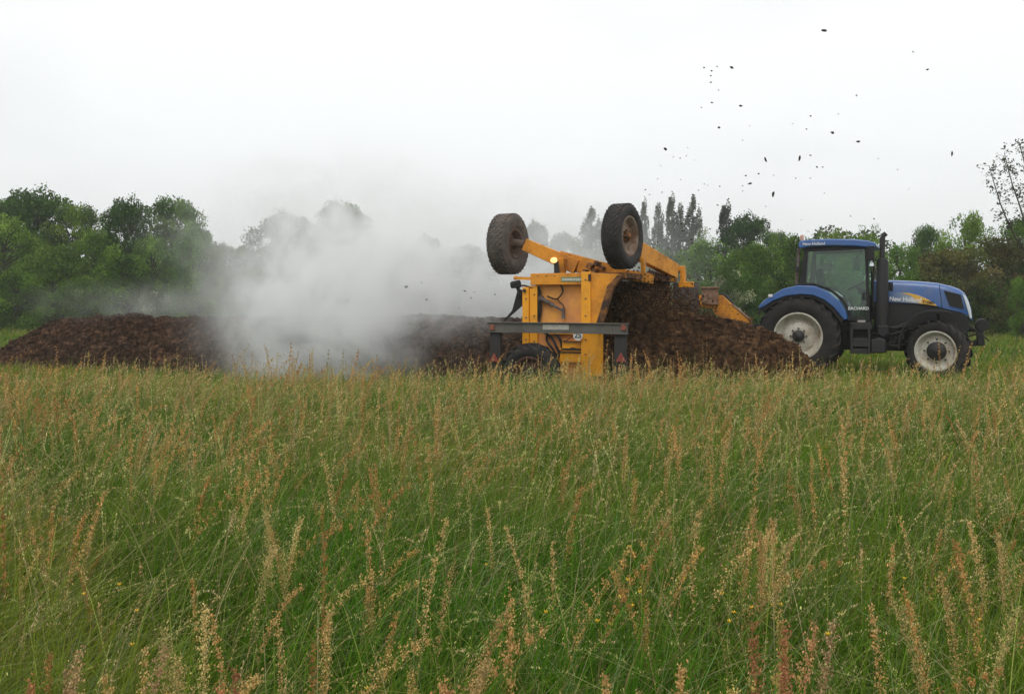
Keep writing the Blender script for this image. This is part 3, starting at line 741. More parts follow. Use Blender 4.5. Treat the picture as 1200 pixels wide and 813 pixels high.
# gusset with its dirt-caked strip
b = MB(); b.prism(UP([(691, 319.6), (728, 321.4), (718, 333), (704.5, 378.5), (691, 378.5)], .0), .0, .03); b.build('gusset', M['orange'], tn, bevel=.004)
b = MB(); b.prism(UP([(724, 322), (730, 322.3), (719, 338), (706.5, 379), (699, 379), (712, 335)], -.01), -.035, .06); b.build('gusset_flange', M['orange_dirty'], tn, bevel=.006)
u0, z0 = U(689.5, 323.3, -.035); b = MB(); b.box((u0 + .02, -.034, z0 - .03), (.045, .01, .12)); b.build('slot', M['grey_dark'], tn)
# tunnel roof, far wall and front rim
zt = U(700, 319.5, .1)[1]
b = MB()
b.b2(-1.45, .02, .10, 4.15, zt - .05, zt); b.build('tunnel_roof', M['orange_dirty'], tn, bevel=.01)
b = MB(); b.b2(-1.5, .0, 4.05, 4.13, .1, zt - .06); b.build('far_wall', M['orange_dirty'], tn)
b = MB(); b.b2(-1.5, -1.42, .2, 4.0, 1.25, zt - .06); b.build('rear_curtain', M['grey_dark'], tn)
b = MB(); b.b2(.03, .13, .10, 4.2, zt - .1, zt + .0); b.build('front_rim', M['orange_dirty'], tn, bevel=.012)
b = MB(); b.tube([(.2, 1.5, zt + .03), (.2, 3.6, zt + .03)], .045, 12); b.build('cross_pipe', M['rubber_flap'], tn, smooth=True)
# grey rubber flap hanging at the far front corner
b = MB()
for k in range(4):
    x0 = .15 + k * .13; b.b2(x0, x0 + .125, 3.7 + .02 * (k % 2), 3.73 + .02 * (k % 2), .6, zt - .12)
b.build('rubber_flap', M['rubber_flap'], tn)
# grey bumper beam with its legs, reflectors and sticker
V0 = -.55
u0, z0 = U(572, 378.2, V0); u1, _ = U(735.5, 378.2, V0); z1 = U(650, 389.5, V0)[1]
b = MB(); b.b2(u0, u1, V0, V0 + .02, z1, z0); b.b2(u0, u1, V0 - .035, V0 + .08, z0, z0 + .014); b.b2(u0, u1, V0 - .035, V0 + .08, z1 - .014, z1)
beam = b.build('bumper_beam', M['grey'], tn, bevel=.003)
for x0, x1 in ((574.5, 586.5), (720, 733.5)):
    a0, _ = U(x0, 389, V0 + .03); a1, _ = U(x1, 389, V0 + .03)
    b = MB(); b.b2(a0, a1, V0 + .02, V0 + .10, .35, z1 - .014); b.build('bumper_leg', M['grey_dark'], tn, bevel=.005)
for x in (576.5, 730.5):
    a, z = U(x, 383.7, V0 - .02); b = MB(); b.box((a, V0 - .015, z), (.085, .03, .095)); b.build('red_lamp', M['red_dull'], beam, bevel=.012)
b = MB(); ub(b, 636, 380.2, 666.5, 386.5, V0 - .003, V0); b.build('sticker', M['sticker'], beam)
for x in (579, 727.5):
    a, z = U(x, 419.5, V0 - .02); b = MB(); b.prism([(a - .085, z - .06), (a + .085, z - .06), (a, z + .09)], V0 - .03, V0 + .0); b.build('reflector_triangle', M['red'], tn, bevel=.004)
for a in (u0 + .35, u1 - .6):
    b = MB(); b.beam((a, V0 + .08, (z0 + z1) / 2), (a, .05, (z0 + z1) / 2), .08, .1); b.build('beam_bracket', M['grey_dark'], tn)
# 25 speed disc and name plate
a, z = U(677, 393.2, -.09); b = MB(); b.lathe([(0, .085), (-.006, .085)], c=(a, -.075, z), n=32); disc = b.build('speed_disc', M['white'], tn)
text_mesh('numerals', '25', .125, M['black'], disc, (a, -.083, z), FRONT, bold=.002)
b = MB(); ub(b, 657.5, 324.6, 681, 330, -.006, 0); pl = b.build('name_plate', M['green_plate'], tn)
a, z = U(669.5, 327.3, -.01); text_mesh('lettering', 'mewentsan', .075, M['white'], pl, (a, -.009, z), FRONT, shear=.3, bold=.001)
# hydraulic ram and hoses on the side
b = MB()
q0 = U(633.5, 349.5, .05); q1 = U(660, 364.5, .05)
m0 = Vector((q0[0], .06, q0[1])); m1 = Vector((q1[0], .06, q1[1])); mm = m0.lerp(m1, .55)
b.tube([m0, mm], .036, 12); b.tube([mm, m1], .022, 10); b.tube([m1 + Vector((0, 0, .05)), m1 - Vector((0, 0, .13))], .03, 8); b.tube([m0 + Vector((0, -.03, 0)), m0 + Vector((0, .06, 0))], .045, 10)
b.build('hydraulic_ram', M['rubber_flap'], tn, smooth=True)
def hose(pts, r=.014, v=.06):
    P_ = [Vector((U(x, y, v)[0], v + (.03 if i % 2 else 0), U(x, y, v)[1])) for i, (x, y) in enumerate(pts)]
    out_ = []
    for i in range(len(P_) - 1):
        a, b_, c, d = P_[max(i - 1, 0)], P_[i], P_[i + 1], P_[min(i + 2, len(P_) - 1)]
        for k in range(5):
            t = k / 5
            out_.append(0.5 * ((2 * b_) + (-a + c) * t + (2 * a - 5 * b_ + 4 * c - d) * t * t + (-a + 3 * b_ - 3 * c + d) * t ** 3))
    out_.append(P_[-1])
    return out_
for pts, r_ in (([(601, 337), (612, 334.5), (622, 337), (632, 340), (633, 348)], .016),
                ([(657, 334), (659, 341), (655.5, 348), (650, 350.5), (641, 347)], .014),
                ([(653, 350), (655, 354), (659.5, 357), (661, 362)], .010),
                ([(631.5, 336), (631, 350), (631.5, 362), (631, 376)], .022),
                ([(633, 350), (633.5, 365), (632, 378), (636, 388), (645, 393)], .014),
                ([(641, 388), (650, 391), (657, 399), (657.5, 412)], .022),
                ([(638, 389), (646, 396), (651, 404), (655, 416), (648, 420)], .022),
                ([(642, 391), (640, 399), (647, 408), (652, 417)], .020),
                ([(655, 400), (662, 399.5), (668, 396), (672, 393)], .006),
                ([(656, 411), (664, 409), (672, 408), (683, 411)], .014)):
    b = MB(); b.tube(hose(pts), r_, 7); b.build('hose', M['dark'], tn, smooth=True)
# dark bracket and rubber flap at the rear edge
b = MB(); q = U(603, 334, .3); b.tube([(q[0] - .06, .3, q[1]), (q[0] + .1, .3, q[1] + .02)], [.06, .07], 10); b.beam((q[0] + .04, .3, q[1]), (q[0] + .12, .3, q[1] - .2), .05, .05); b.build('rear_bracket', M['dark'], tn)
b = MB(); b.prism(UP([(607, 338), (612, 340), (612, 358), (596, 372), (588, 378), (600, 364)], .3), .3, .33); b.build('rear_flap', M['dark'], tn)
# fold-up transport axle: wheels in the air on their beams
wl = TF.inv(at(595.5, 286, 16.9)); wr = TF.inv(at(729.5, 277, 15.8))
RZ = R(90)
wheel(tn, wl, .55, .36, .27, M['tyre_dusty'], M['rim_mud'], M['rim_mud'], lugs=34, lug_h=.018, rot=(0, 0, R(84)), style='block', side=-1, dish=.02, hubR=.09, hub_out=.02, label='dusty grey folded transport wheel with mud coated hub')
wheel(tn, wr, .555, .33, .335, M['tyre_dark'], M['rim_rusty'], M['orange_dirty'], lugs=34, lug_h=.018, rot=(0, 0, R(81)), style='block', side=-1, dish=.02, hubR=.08, hub_out=.05, label='darker folded transport wheel with rusty pale rim')
b = MB()
e0 = wl + Vector((.1, 0, .02)); e1 = TF.inv(at(676, 313, 16.6)); e2 = TF.inv(at(765, 327, 16.8))
e0b = TF.inv(at(615, 286.5, 16.8))
b.tube([e0 - Vector((.02, 0, 0)), e0b], .075, 12); b.build('axle_stub', M['rim_mud'], tn); b = MB(); b.beam(e0b, e1, .16, .22, .18, .26); b.build('axle_beam', M['orange'], tn, bevel=.012)
b = MB(); b.beam(TF.inv(at(655, 301, 16.7)), TF.inv(at(730, 322, 16.5)), .14, .22, .14, .26); b.beam(e1, e2, .12, .18); b.build('axle_beam', M['orange'], tn, bevel=.01)
b = MB(); p0 = TF.inv(at(659, 303, 16.5)); b.beam(p0, (p0[0], p0[1], zt), .1, .2, .1, .14, up=Vector((0, 1, 0))); b.build('axle_post', M['orange'], tn, bevel=.006)
b = MB()
for x, y, r_ in ((692, 312, .06), (700, 309, .05), (697, 318, .05), (706, 314, .04), (686, 318, .04)):
    p0 = TF.inv(at(x, y, 16.35)); b.box(p0, (r_ * 1.6, .2, r_ * 1.7), Matrix.Rotation(r_ * 9, 3, 'Y'))
b.build('pivot_bracket', M['orange_dirty'], tn, bevel=.008)
b = MB(); b.tube(hose([(672, 302), (690, 306.5), (705, 310), (716, 313.5)], v=.9), .010, 6); b.build('brake_line', M['dark'], tn); b = MB(); b.tube([Vector((U(624, 284, 1.2)[0], 1.2, U(624, 284, 1.2)[1])), Vector((U(638, 288, 1.2)[0], 1.2, U(638, 288, 1.2)[1]))], .01, 6); b.build('brake_line', M['dark'], tn)
# lit lamp beside the axle post
p0 = TF.inv(at(649.5, 305, 16.3)); lm = MB(); lm.tube([p0 + Vector((0, .02, 0)), p0 + Vector((-.01, -.05, 0))], [.052, .045], 14); lm.build('lamp_lens', M['glow'], tn, smooth=True)
b = MB(); b.beam(p0 + Vector((.02, .05, -.02)), (p0.x + .05, p0.y, zt), .07, .07, .09, .09); b.build('lamp_bracket', M['dark'], tn, bevel=.006)
# second arm and its brackets
b = MB(); a0 = wr + Vector((-.1, .15, .02)); a1 = TF.inv(at(748, 294, 16.35)); a2 = TF.inv(at(791, 318, 17.6))
b.beam(a0, a1, .10, .10); b.beam(a1, a2, .14, .33, .14, .27); b.build('axle_beam', M['orange'], tn, bevel=.012)
b = MB(); p1 = TF.inv(at(754, 306, 16.0)); b.beam(p1 + Vector((0, 0, .05)), (p1.x, p1.y, zt), .06, .22, .06, .10, up=Vector((0, 1, 0))); b.build('axle_post', M['orange'], tn, bevel=.006)
b = MB(); p2 = TF.inv(at(795, 315, 17.8)); b.box(p2, (.24, .2, .10)); b.box(p2 + Vector((.09, 0, -.16)), (.08, .2, .28)); b.box(p2 + Vector((.15, 0, -.30)), (.26, .2, .11)); b.box(p2 + Vector((-.09, 0, -.14)), (.07, .2, .2)); b.build('pivot_bracket', M['orange'], tn, bevel=.012)
# drive wheel half hidden in the grass
wd = TF.inv(at(622, 432, 15.3)); wd.z = .39
wheel(tn, wd, .49, .30, .27, M['tyre'], M['rim_red'], M['hub'], lugs=17, lug_h=.05, rot=(0, 0, R(7)), style='lug', side=-1, hubR=.08, label='small lugged drive wheel low in the grass')
# drawbar assembly towards the tractor
D1 = 19.9
v1 = TF.inv(at(815, 350, D1)).y
b = MB(); b.prism([TF.loc(x, y, v1) for x, y in ((811.5, 346.5), (822, 345.5), (842.5, 346), (842.5, 369), (838, 369), (834.5, 361), (815, 361.2))], v1, v1 + .12)
b.prism([TF.loc(x, y, v1) for x, y in ((842.5, 346), (846, 346), (876.5, 374.5), (878, 379), (860, 377), (842, 371))], v1 + .0, v1 + .14)
b.build('drawbar_frame', M['orange'], tn, bevel=.008)
b = MB(); q0 = TF.loc(857.5, 357.5, v1); q1 = TF.loc(877, 373.5, v1); b.beam((q0[0], v1 + .06, q0[1] + .02), (q1[0], v1 + .06, q1[1] + .01), .16, .025); b.build('drawbar_flange', M['rust_plate'], tn)
b = MB(); b.prism([TF.loc(x, y, v1 - .08) for x, y in ((822, 337.5), (841.5, 337.2), (841.8, 356.6), (822.5, 357.4))], v1 - .1, v1 - .03); b.prism([TF.loc(x, y, v1 - .08) for x, y in ((821.4, 336.2), (842, 335.9), (842, 338), (821.4, 338.2))], v1 - .13, v1 + .02)
b.build('control_box', M['rust_plate'], tn, bevel=.008)
b = MB()
for dv in (0, .05):
    b.tube([Vector((TF.loc(x, y, v1)[0], v1 + .1 + dv, TF.loc(x, y, v1)[1] + dv * .4)) for x, y in ((843, 344.5), (849, 346), (855, 352), (860, 358))], .02, 7)
b.build('hose', M['grey_dark'], tn, smooth=True)
b = MB(); q0 = TF.loc(876, 372, v1); hp = TF.inv(KF.fwd((-1.05, 0, .62)))
b.beam((q0[0], v1 + .06, q0[1] - .05), hp, .10, .10); b.tube([(q0[0] - .1, v1 + .1, q0[1] + .05), Vector((q0[0], v1 + .1, q0[1])).lerp(hp, .5) + Vector((0, 0, -.1)), hp + Vector((.3, 0, .3))], .018, 6)
b.box((TF.loc(880, 374, v1)[0], v1, TF.loc(880, 374, v1)[1]), (.08, .08, .07))
b.build('drawbar', M['orange_dirty'], tn)
b = MB(); b.b2(.0, q0[0] - .8, v1 + .15, v1 + .30, .95, 1.15); b.b2(.0, .14, 4.13, v1 + .3, .95, 1.15); b.build('drawbar_beam', M['orange_dirty'], tn)

# ------------------------------------------------------------------ trees
def leaf_quads(rs, C, size, up=0.35):
    """one small folded-free leaf quad (rhombus) at every centre"""
    n = len(C)
    nrm = rs.normal(size=(n, 3)); nrm[:, 2] += up; nrm /= np.linalg.norm(nrm, axis=1)[:, None]
    t = rs.normal(size=(n, 3)); t -= nrm * (t * nrm).sum(1)[:, None]; t /= np.linalg.norm(t, axis=1)[:, None]
    b_ = np.cross(nrm, t)
    s = size * rs.uniform(0.6, 1.35, n)
    A = C + t * s[:, None]; B = C + b_ * (s * .55)[:, None]; Cc = C - t * s[:, None]; Dd = C - b_ * (s * .55)[:, None]
    V = np.stack([A, B, Cc, Dd], 1).reshape(-1, 3)
    Q = np.arange(4 * n).reshape(-1, 4)
    return V, Q

def crown(seed, kind, h, w, n_lobes, per, leaf, cols, base=0.12, lobe_r=(.55, 1.0)):
    rs = np.random.RandomState(seed)
    lobes = []
    tries = 0
    while len(lobes) < n_lobes and tries < 9000:
        tries += 1
        f = rs.uniform(base, 0.98)
        if kind == 'poplar':
            prof = math.sin(math.pi * min(1, max(0.02, (f - base) / (1 - base) * .86 + .13))) ** .7
        elif kind == 'shrub':
            prof = math.sqrt(max(0.03, 1 - ((f - .35) / .66) ** 2))
        elif kind == 'sparse':
            prof = math.sqrt(max(0.03, 1 - ((f - .62) / .42) ** 2))
        else:
            prof = math.sqrt(max(0.03, 1 - ((f - .50) / .52) ** 2))
        a = rs.rand() * 6.283; rr = math.sqrt(rs.rand()) * prof * w / 2
        # prefer the outer shell
        if rr < prof * w / 2 * .55 and rs.rand() < .6: continue
        wob = 1 + .16 * math.sin(a * 3 + seed) + .10 * math.sin(a * 5 + f * 9 + seed)
        lobes.append((math.cos(a) * rr * wob, math.sin(a) * rr * wob, f * h, rs.uniform(*lobe_r)))
    P = []; COL = []
    for (x, y, z, r) in lobes:
        k = int(per * (r / lobe_r[1]) ** 2)
        d = rs.normal(size=(k, 3)); d /= np.linalg.norm(d, axis=1)[:, None]
        rad = r * rs.uniform(.35, 1.0, k) ** .5 * (1 + .25 * rs.normal(size=k) * .6)
        if kind == 'poplar': d = d * np.array([.55, .55, 1.9])
        elif kind == 'sparse': d = d * np.array([1.1, 1.1, .6])
        else: d = d * np.array([1.05, 1.05, .75])
        p = np.array([x, y, z]) + d * rad[:, None]
        P.append(p)
        c = cols[rs.randint(len(cols))]
        base_c = np.array(c) * rs.uniform(.65, 1.45)
        cc = base_c[None] * rs.uniform(.8, 1.25, (k, 1))
        COL.append(cc)
    P = np.vstack(P); COL = np.vstack(COL)
    ok = P[:, 2] > 0.05; P = P[ok]; COL = COL[ok]
    V, Q = leaf_quads(rs, P, leaf)
    me = np_mesh('crown', V, Q, M['leaf'], np.repeat(COL, 4, 0))
    # trunk with limbs running into the lobes
    b = MB()
    tr = max(.05, .022 * h)
    top = h * (.92 if kind == 'poplar' else .72)
    pts = [Vector((math.sin(i * 1.3 + seed) * .05 * w * i / 5 * .3, math.cos(i * 1.7 + seed) * .05 * w * i / 5 * .3, top * i / 5)) for i in range(6)]
    b.tube(pts, [tr * (1 - .82 * i / 5) for i in range(6)], 8)
    for (x, y, z, r) in lobes[:60]:
        zz = max(.15 * h, min(top * .95, z - (abs(x) + abs(y)) * .55))
        i = min(4, int(zz / top * 5)); f = zz / top * 5 - i
        s0 = pts[i].lerp(pts[i + 1], min(1, f))
        b.tube([s0, s0.lerp(Vector((x, y, z)), .5) + Vector((0, 0, -.05 * h * .3)), Vector((x, y, z))], [tr * .32, tr * .2, tr * .06], 5, caps=False)
    bmesh.ops.recalc_face_normals(b.bm, faces=b.bm.faces)
    tm = bpy.data.meshes.new('trunk'); b.bm.to_mesh(tm); b.bm.free(); tm.materials.append(M['bark'])
    return me, tm, h, w

G_DARK = [(.042, .095, .013), (.056, .120, .016), (.036, .080, .012)]
G_MID = [(.090, .165, .018), (.115, .195, .022), (.075, .140, .016)]
G_LITE = [(.145, .235, .034), (.175, .265, .042), (.120, .205, .028)]
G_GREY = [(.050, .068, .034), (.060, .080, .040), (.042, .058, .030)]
G_BRN = [(.115, .110, .030), (.130, .105, .034), (.085, .100, .022)]
G_FLW = [(.065, .12, .022), (.055, .10, .02), (.30, .32, .18)]
PR = {
    'broad': [crown(11, 'round', 8, 7.5, 150, 330, .11, G_DARK + G_MID, base=.06), crown(12, 'round', 8, 7, 120, 330, .11, G_DARK + G_MID[:1], base=.08)],
    'bush': [crown(21, 'shrub', 5, 6, 85, 250, .095, G_MID + G_DARK[:1], base=.0, lobe_r=(.5, .9)), crown(22, 'shrub', 5, 5.5, 75, 260, .095, G_MID + G_LITE[:1], base=.0, lobe_r=(.45, .85))],
    'light': [crown(31, 'round', 7, 6, 90, 230, .10, G_LITE + G_MID[:1], base=.03, lobe_r=(.4, .85)), crown(32, 'shrub', 5, 5, 70, 240, .095, G_LITE + G_MID, base=.0, lobe_r=(.4, .8))],
    'poplar': [crown(41, 'poplar', 18, 3.4, 110, 120, .17, G_GREY, base=.05, lobe_r=(.35, .8)), crown(42, 'poplar', 18, 3.8, 95, 120, .17, G_GREY, base=.08, lobe_r=(.3, .8))],
    'brown': [crown(51, 'shrub', 6, 6, 90, 250, .10, G_BRN, base=.0, lobe_r=(.45, .9))],
    'flower': [crown(61, 'shrub', 3.2, 3, 46, 170, .08, G_FLW, base=.0, lobe_r=(.3, .6))],
    'open': [crown(71, 'sparse', 7, 4.5, 26, 60, .085, G_MID, base=.35, lobe_r=(.35, .65))],
}
def tree(name, px, ytop, wpx, D, kind, var, label, cat='tree', group=None, tint=(1, 1, 1), rot=None, gz=-.08):
    lm_, tm_, h0, w0 = PR[kind][var % len(PR[kind])]
    H = (HY - ytop) / F * D + HC - gz
    W = wpx / F * D
    o = empty(name, (at(px, 400, D).x, D, gz), (px * 1.37) % 6.28 if rot is None else rot, label, cat, group)
    c = bpy.data.objects.new('crown', lm_); SC.collection.objects.link(c); c.parent = o
    t = bpy.data.objects.new('trunk', tm_); SC.collection.objects.link(t); t.parent = o
    s = (W / w0, W / w0, H / h0 * .98)
    c.scale = s; t.scale = s
    c.color = (*tint, 1)
    return o

GL = 'trees and bushes of the left edge of the field'
GR = 'trees and bushes of the right edge of the field'
GM = 'trees veiled by the steam'
GP = 'tall poplars on the skyline'
# left group
tree('broadleaf_tree', -30, 232, 150, 64, 'broad', 0, 'tall broadleaf tree cut by the left edge of the photo, in the back row', group=GL)
tree('broadleaf_tree', 38, 226, 105, 62, 'broad', 1, 'tall round-topped green tree, highest point of the left group', group=GL)
tree('broadleaf_tree', 88, 243, 80, 60, 'broad', 0, 'broadleaf tree whose crown slopes down right of the highest left tree', group=GL, tint=(1.2, 1.05, 1))
tree('oak_tree', 148, 236, 66, 58, 'broad', 1, 'dark oak with sky gaps in its crown, middle of the left group', group=GL, tint=(.85, .88, .85))
tree('broadleaf_tree', 203, 236, 82, 57, 'broad', 0, 'wide green tree at the right end of the left group', group=GL)
tree('slender_tree', 236, 254, 26, 58, 'open', 0, 'thin open tree with feathery top at the right end of the left group', group=GL)
tree('bush', 4, 252, 90, 52, 'light', 0, 'lighter green bush low at the left edge of the photo', 'bush', GL)
tree('bush', 62, 288, 90, 51, 'bush', 1, 'rounded bush below the highest left tree', 'bush', GL)
tree('young_tree', 113, 268, 60, 52, 'light', 0, 'pale green young tree in front of the dark oak, left side', 'tree', GL, tint=(.8, .85, .8))
tree('bush', 142, 300, 76, 50, 'bush', 0, 'bush in front of the dark oak, above the windrow', 'bush', GL)
tree('young_tree', 178, 278, 56, 51, 'light', 0, 'light green young tree with pointed top in front of the wide green tree', 'tree', GL, tint=(.85, .95, .9))
tree('young_tree', 226, 262, 52, 50, 'light', 1, 'light green leafy tree with upright shoots near the right end of the left group', 'tree', GL, tint=(.8, .95, .85))
tree('elder_bush', 184, 343, 36, 47, 'flower', 0, 'small elder bush with pale flower heads at the foot of the left trees', 'bush', GL)
tree('bush', 250, 292, 50, 51, 'bush', 1, 'dark green bush last in the left row, touching the steam', 'bush', GL)
tree('bush', 98, 325, 70, 48, 'bush', 1, 'low bush left of the elder, at the grass edge', 'bush', GL)
tree('bush', 18, 322, 80, 47, 'bush', 0, 'low bush at the left edge beside the strip of short grass', 'bush', GL)
tree('bush', 234, 322, 60, 48, 'bush', 0, 'low bush right of the elder, above the windrow crest', 'bush', GL)
tree('far_tree', 262, 287, 30, 110, 'broad', 1, 'small far dark tree showing above the last left bush', group=GL)
tree('far_tree', 284, 290, 34, 112, 'broad', 0, 'small far dark tree between the left group and the veiled trees', group=GL)
# behind the steam
tree('veiled_tree', 335, 252, 80, 60, 'broad', 1, 'broad tree veiled by steam, left one of the two tallest veiled trees', group=GM)
tree('veiled_tree', 400, 241, 82, 62, 'broad', 0, 'tallest veiled tree, right of the broad veiled tree', group=GM)
tree('veiled_tree', 450, 290, 60, 64, 'bush', 0, 'low veiled tree right of the tallest veiled tree', group=GM)
tree('veiled_tree', 500, 278, 44, 62, 'broad', 1, 'veiled tree with small raised crown midway between the tall veiled trees and the folded wheel', group=GM)
tree('veiled_tree', 545, 290, 60, 62, 'broad', 0, 'faint veiled tree left of the dusty folded wheel', group=GM)
tree('bush', 300, 318, 70, 54, 'bush', 0, 'bush half lost in the steam at the left edge of the plume', 'bush', GM)
tree('bush', 375, 312, 90, 55, 'bush', 1, 'bush lost in the densest steam', 'bush', GM)
tree('bush', 470, 318, 110, 56, 'bush', 0, 'wide bush lost in the steam above the windrow', 'bush', GM)
tree('small_bush', 594, 340, 50, 24, 'flower', 0, 'dark small bush just behind the windrow, left of the orange panel', 'bush', GM, tint=(.5, .5, .6))
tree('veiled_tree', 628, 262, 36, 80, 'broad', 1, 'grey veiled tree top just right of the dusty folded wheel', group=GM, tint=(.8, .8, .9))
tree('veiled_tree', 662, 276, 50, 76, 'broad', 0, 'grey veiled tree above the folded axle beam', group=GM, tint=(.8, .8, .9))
tree('bush', 640, 312, 110, 60, 'bush', 1, 'bush behind the folded axle beam', 'bush', GM)
tree('bush', 705, 298, 90, 60, 'bush', 0, 'bush behind the darker folded wheel', 'bush', GM)
# poplars
for px, yt, w, v, lb in ((693, 243, 26, 0, 'palest poplar, left of the darker folded wheel'), (755, 233, 13, 1, 'thin poplar just right of the darker folded wheel'),
                         (772, 238, 15, 0, 'left poplar of the tight group of three'), (787, 227, 17, 1, 'tallest poplar in the middle of the tight group of three'), (797, 238, 14, 0, 'right poplar of the tight group of three'),
                         (812, 229, 19, 0, 'separate tall poplar between the group of three and the dark one'), (851, 237, 24, 1, 'dark broader poplar furthest right')):
    tree('poplar_tree', px, yt, w * 1.35, 140 if px != 851 else 95, 'poplar', v, lb, group=GP, tint=(1.5, 1.45, 1.6) if px != 851 else (.6, .62, .62))  # pale tint over grey leaves paints distance haze into the far poplars
tree('bare_tree', 827, 262, 26, 100, 'open', 0, 'thin open tree between two poplars, sky showing through', group=GP, tint=(1.2, 1.1, 1.1))
# right hedge
tree('broadleaf_tree', 876, 254, 60, 72, 'broad', 1, 'dark domed tree right of the dark poplar', group=GR, tint=(.7, .75, .8))
tree('broadleaf_tree', 908, 274, 50, 68, 'broad', 0, 'mid green tree above the tractor rear fender', group=GR)
tree('willow_tree', 832, 280, 84, 52, 'light', 0, 'light green willow right of the folded arms, below the poplars', group=GR, tint=(.85, .95, .95))
tree('bush', 770, 296, 80, 56, 'bush', 0, 'bush under the group of three poplars', 'bush', GR)
tree('bush', 890, 286, 80, 50, 'bush', 1, 'green bush between the flowering bush and the tractor cab', 'bush', GR, tint=(.95, 1, 1))
tree('bush', 868, 322, 70, 46, 'bush', 0, 'dark bush behind the flowering bush', 'bush', GR, tint=(.7, .8, .9))
tree('flowering_bush', 856, 318, 46, 44, 'flower', 0, 'flowering bush with pale blossom above the orange drawbar', 'bush', GR)
tree('bush', 815, 328, 60, 46, 'bush', 1, 'dark bush behind the rusty control box', 'bush', GR, tint=(.75, .85, .9))
tree('bush', 930, 280, 60, 50, 'bush', 0, 'bush just left of the cab roof', 'bush', GR)
tree('young_tree', 972, 270, 70, 48, 'light', 0, 'light green tree showing above the cab roof', 'tree', GR, tint=(1, .95, .9))
tree('slender_tree', 1018, 258, 38, 46, 'open', 0, 'thin shoots standing up behind the exhaust pipe', 'tree', GR, tint=(1, .9, .9))
tree('bush', 1012, 276, 70, 50, 'light', 1, 'light bush behind the exhaust and cab front', 'bush', GR)
tree('bush', 1055, 285, 60, 48, 'light', 0, 'bright green bush above the bonnet', 'bush', GR, tint=(.85, 1, .9))
tree('bush', 985, 318, 90, 45, 'bush', 1, 'bush seen through the tractor cab', 'bush', GR)
tree('broadleaf_tree', 1088, 268, 50, 56, 'broad', 0, 'darker tree behind the bright bush above the bonnet', group=GR)
tree('young_tree', 1132, 249, 66, 46, 'light', 0, 'bright green tree with a feathery top above the front wheel', 'tree', GR, tint=(1.0, 1.05, .9))
tree('brown_bush', 1122, 292, 100, 42, 'brown', 0, 'brownish green shrub behind the bonnet nose', 'bush', GR)
tree('brown_bush', 1168, 280, 80, 43, 'brown', 0, 'brownish shrub right of the bonnet nose', 'bush', GR, tint=(.9, .85, .9), rot=2.2)
tree('bush', 1200, 258, 70, 47, 'broad', 0, 'dark green bush at the right edge of the photo', 'bush', GR)
tree('bush', 1198, 325, 36, 38, 'light', 1, 'bright low bush at the right edge of the photo', 'bush', GR, tint=(.9, 1, .9))
tree('bush', 1065, 325, 80, 44, 'bush', 0, 'dark low bush behind the bonnet', 'bush', GR, tint=(.8, .9, .9))
tree('bush', 1150, 335, 70, 42, 'bush', 1, 'dark low bush behind the front linkage', 'bush', GR, tint=(.7, .75, .8))
tree('bush', 1250, 270, 90, 46, 'bush', 0, 'bush beyond the right edge of the photo', 'bush', GR)
tree('broadleaf_tree', -95, 245, 120, 58, 'broad', 1, 'tree beyond the left edge of the photo', group=GL)

# thin leaning trees on the right: wand-like stems with small leaves
def wand_tree(name, pts, D, label, seed):
    rs = np.random.RandomState(seed)
    W = [at(x, y, D) for x, y in pts]
    o = empty(name, (W[0].x, D, 0), 0, label, 'tree', 'thin leaning trees at the right edge')
    off = Vector((W[0].x, D, 0))
    P = [Vector((0, 0, 0))] + [w - off for w in W]
    b = MB(); b.tube(P, [.05] + [.030 * (1 - i / len(W)) + .008 for i in range(len(W))], 6)
    L = []
    for i in range(1, len(P) - 1):
        for k in range(10):
            c = P[i].lerp(P[i + 1], rs.rand())
            d = Vector((rs.normal(), rs.normal(), rs.normal() * .4 + .45)).normalized() * rs.uniform(.15, .5)
            b.tube([c, c + d], [.009, .004], 3, caps=False)
            for j in range(rs.randint(5, 13)): L.append(c + d * rs.uniform(.4, 1.1) + Vector(rs.normal(size=3)) * .06)
    b.build('trunk', M['bark'], o)
    V, Q = leaf_quads(rs, np.array([tuple(l) for l in L]), .055)
    col = np.tile(np.array([[.075, .085, .045]]), (len(V), 1)) * np.repeat(rs.uniform(.7, 1.2, (len(L), 1)), 4, 0)
    link('crown', np_mesh('crown', V, Q, M['leaf'], col), o)
wand_tree('leaning_tree', [(1205, 300), (1190, 278), (1180, 258), (1172, 238), (1165, 215), (1159, 194)], 36, 'thin sparse leaning tree, left one of the wispy pair at the right edge', 5)
wand_tree('leaning_tree', [(1212, 290), (1200, 258), (1194, 238), (1186, 215), (1181, 196), (1177, 180)], 37, 'thin sparse leaning tree, right one of the wispy pair at the right edge', 6)
wand_tree('leaning_tree', [(1222, 290), (1212, 240), (1205, 210), (1199, 185), (1194, 166)], 36, 'wispy stem cut by the right edge of the photo', 7)

# ------------------------------------------------------------------ far wood: one low leafy mass closing the field
rs = np.random.RandomState(77)
n = 60000
X = rs.uniform(-110, 110, n); top = 7.5 + 1.3 * np.sin(X * .21) + .9 * np.sin(X * .53 + 1) + .6 * np.sin(X * 1.3)
Y = 102 + rs.uniform(0, 4, n) + 2 * np.sin(X * .4); Z = top * rs.uniform(0, 1, n) ** .7
cl = rs.uniform(.7, 1.25, n)
V, Q = leaf_quads(rs, np.stack([X, Y, Z], 1), .24)
tag(link('distant_wood', np_mesh('distant_wood', V, Q, M['leaf'], np.repeat(np.array([[.045, .075, .022]]) * cl[:, None], 4, 0))),
    'low far-off wood closing the field behind the nearer trees', 'wood', kind='stuff')

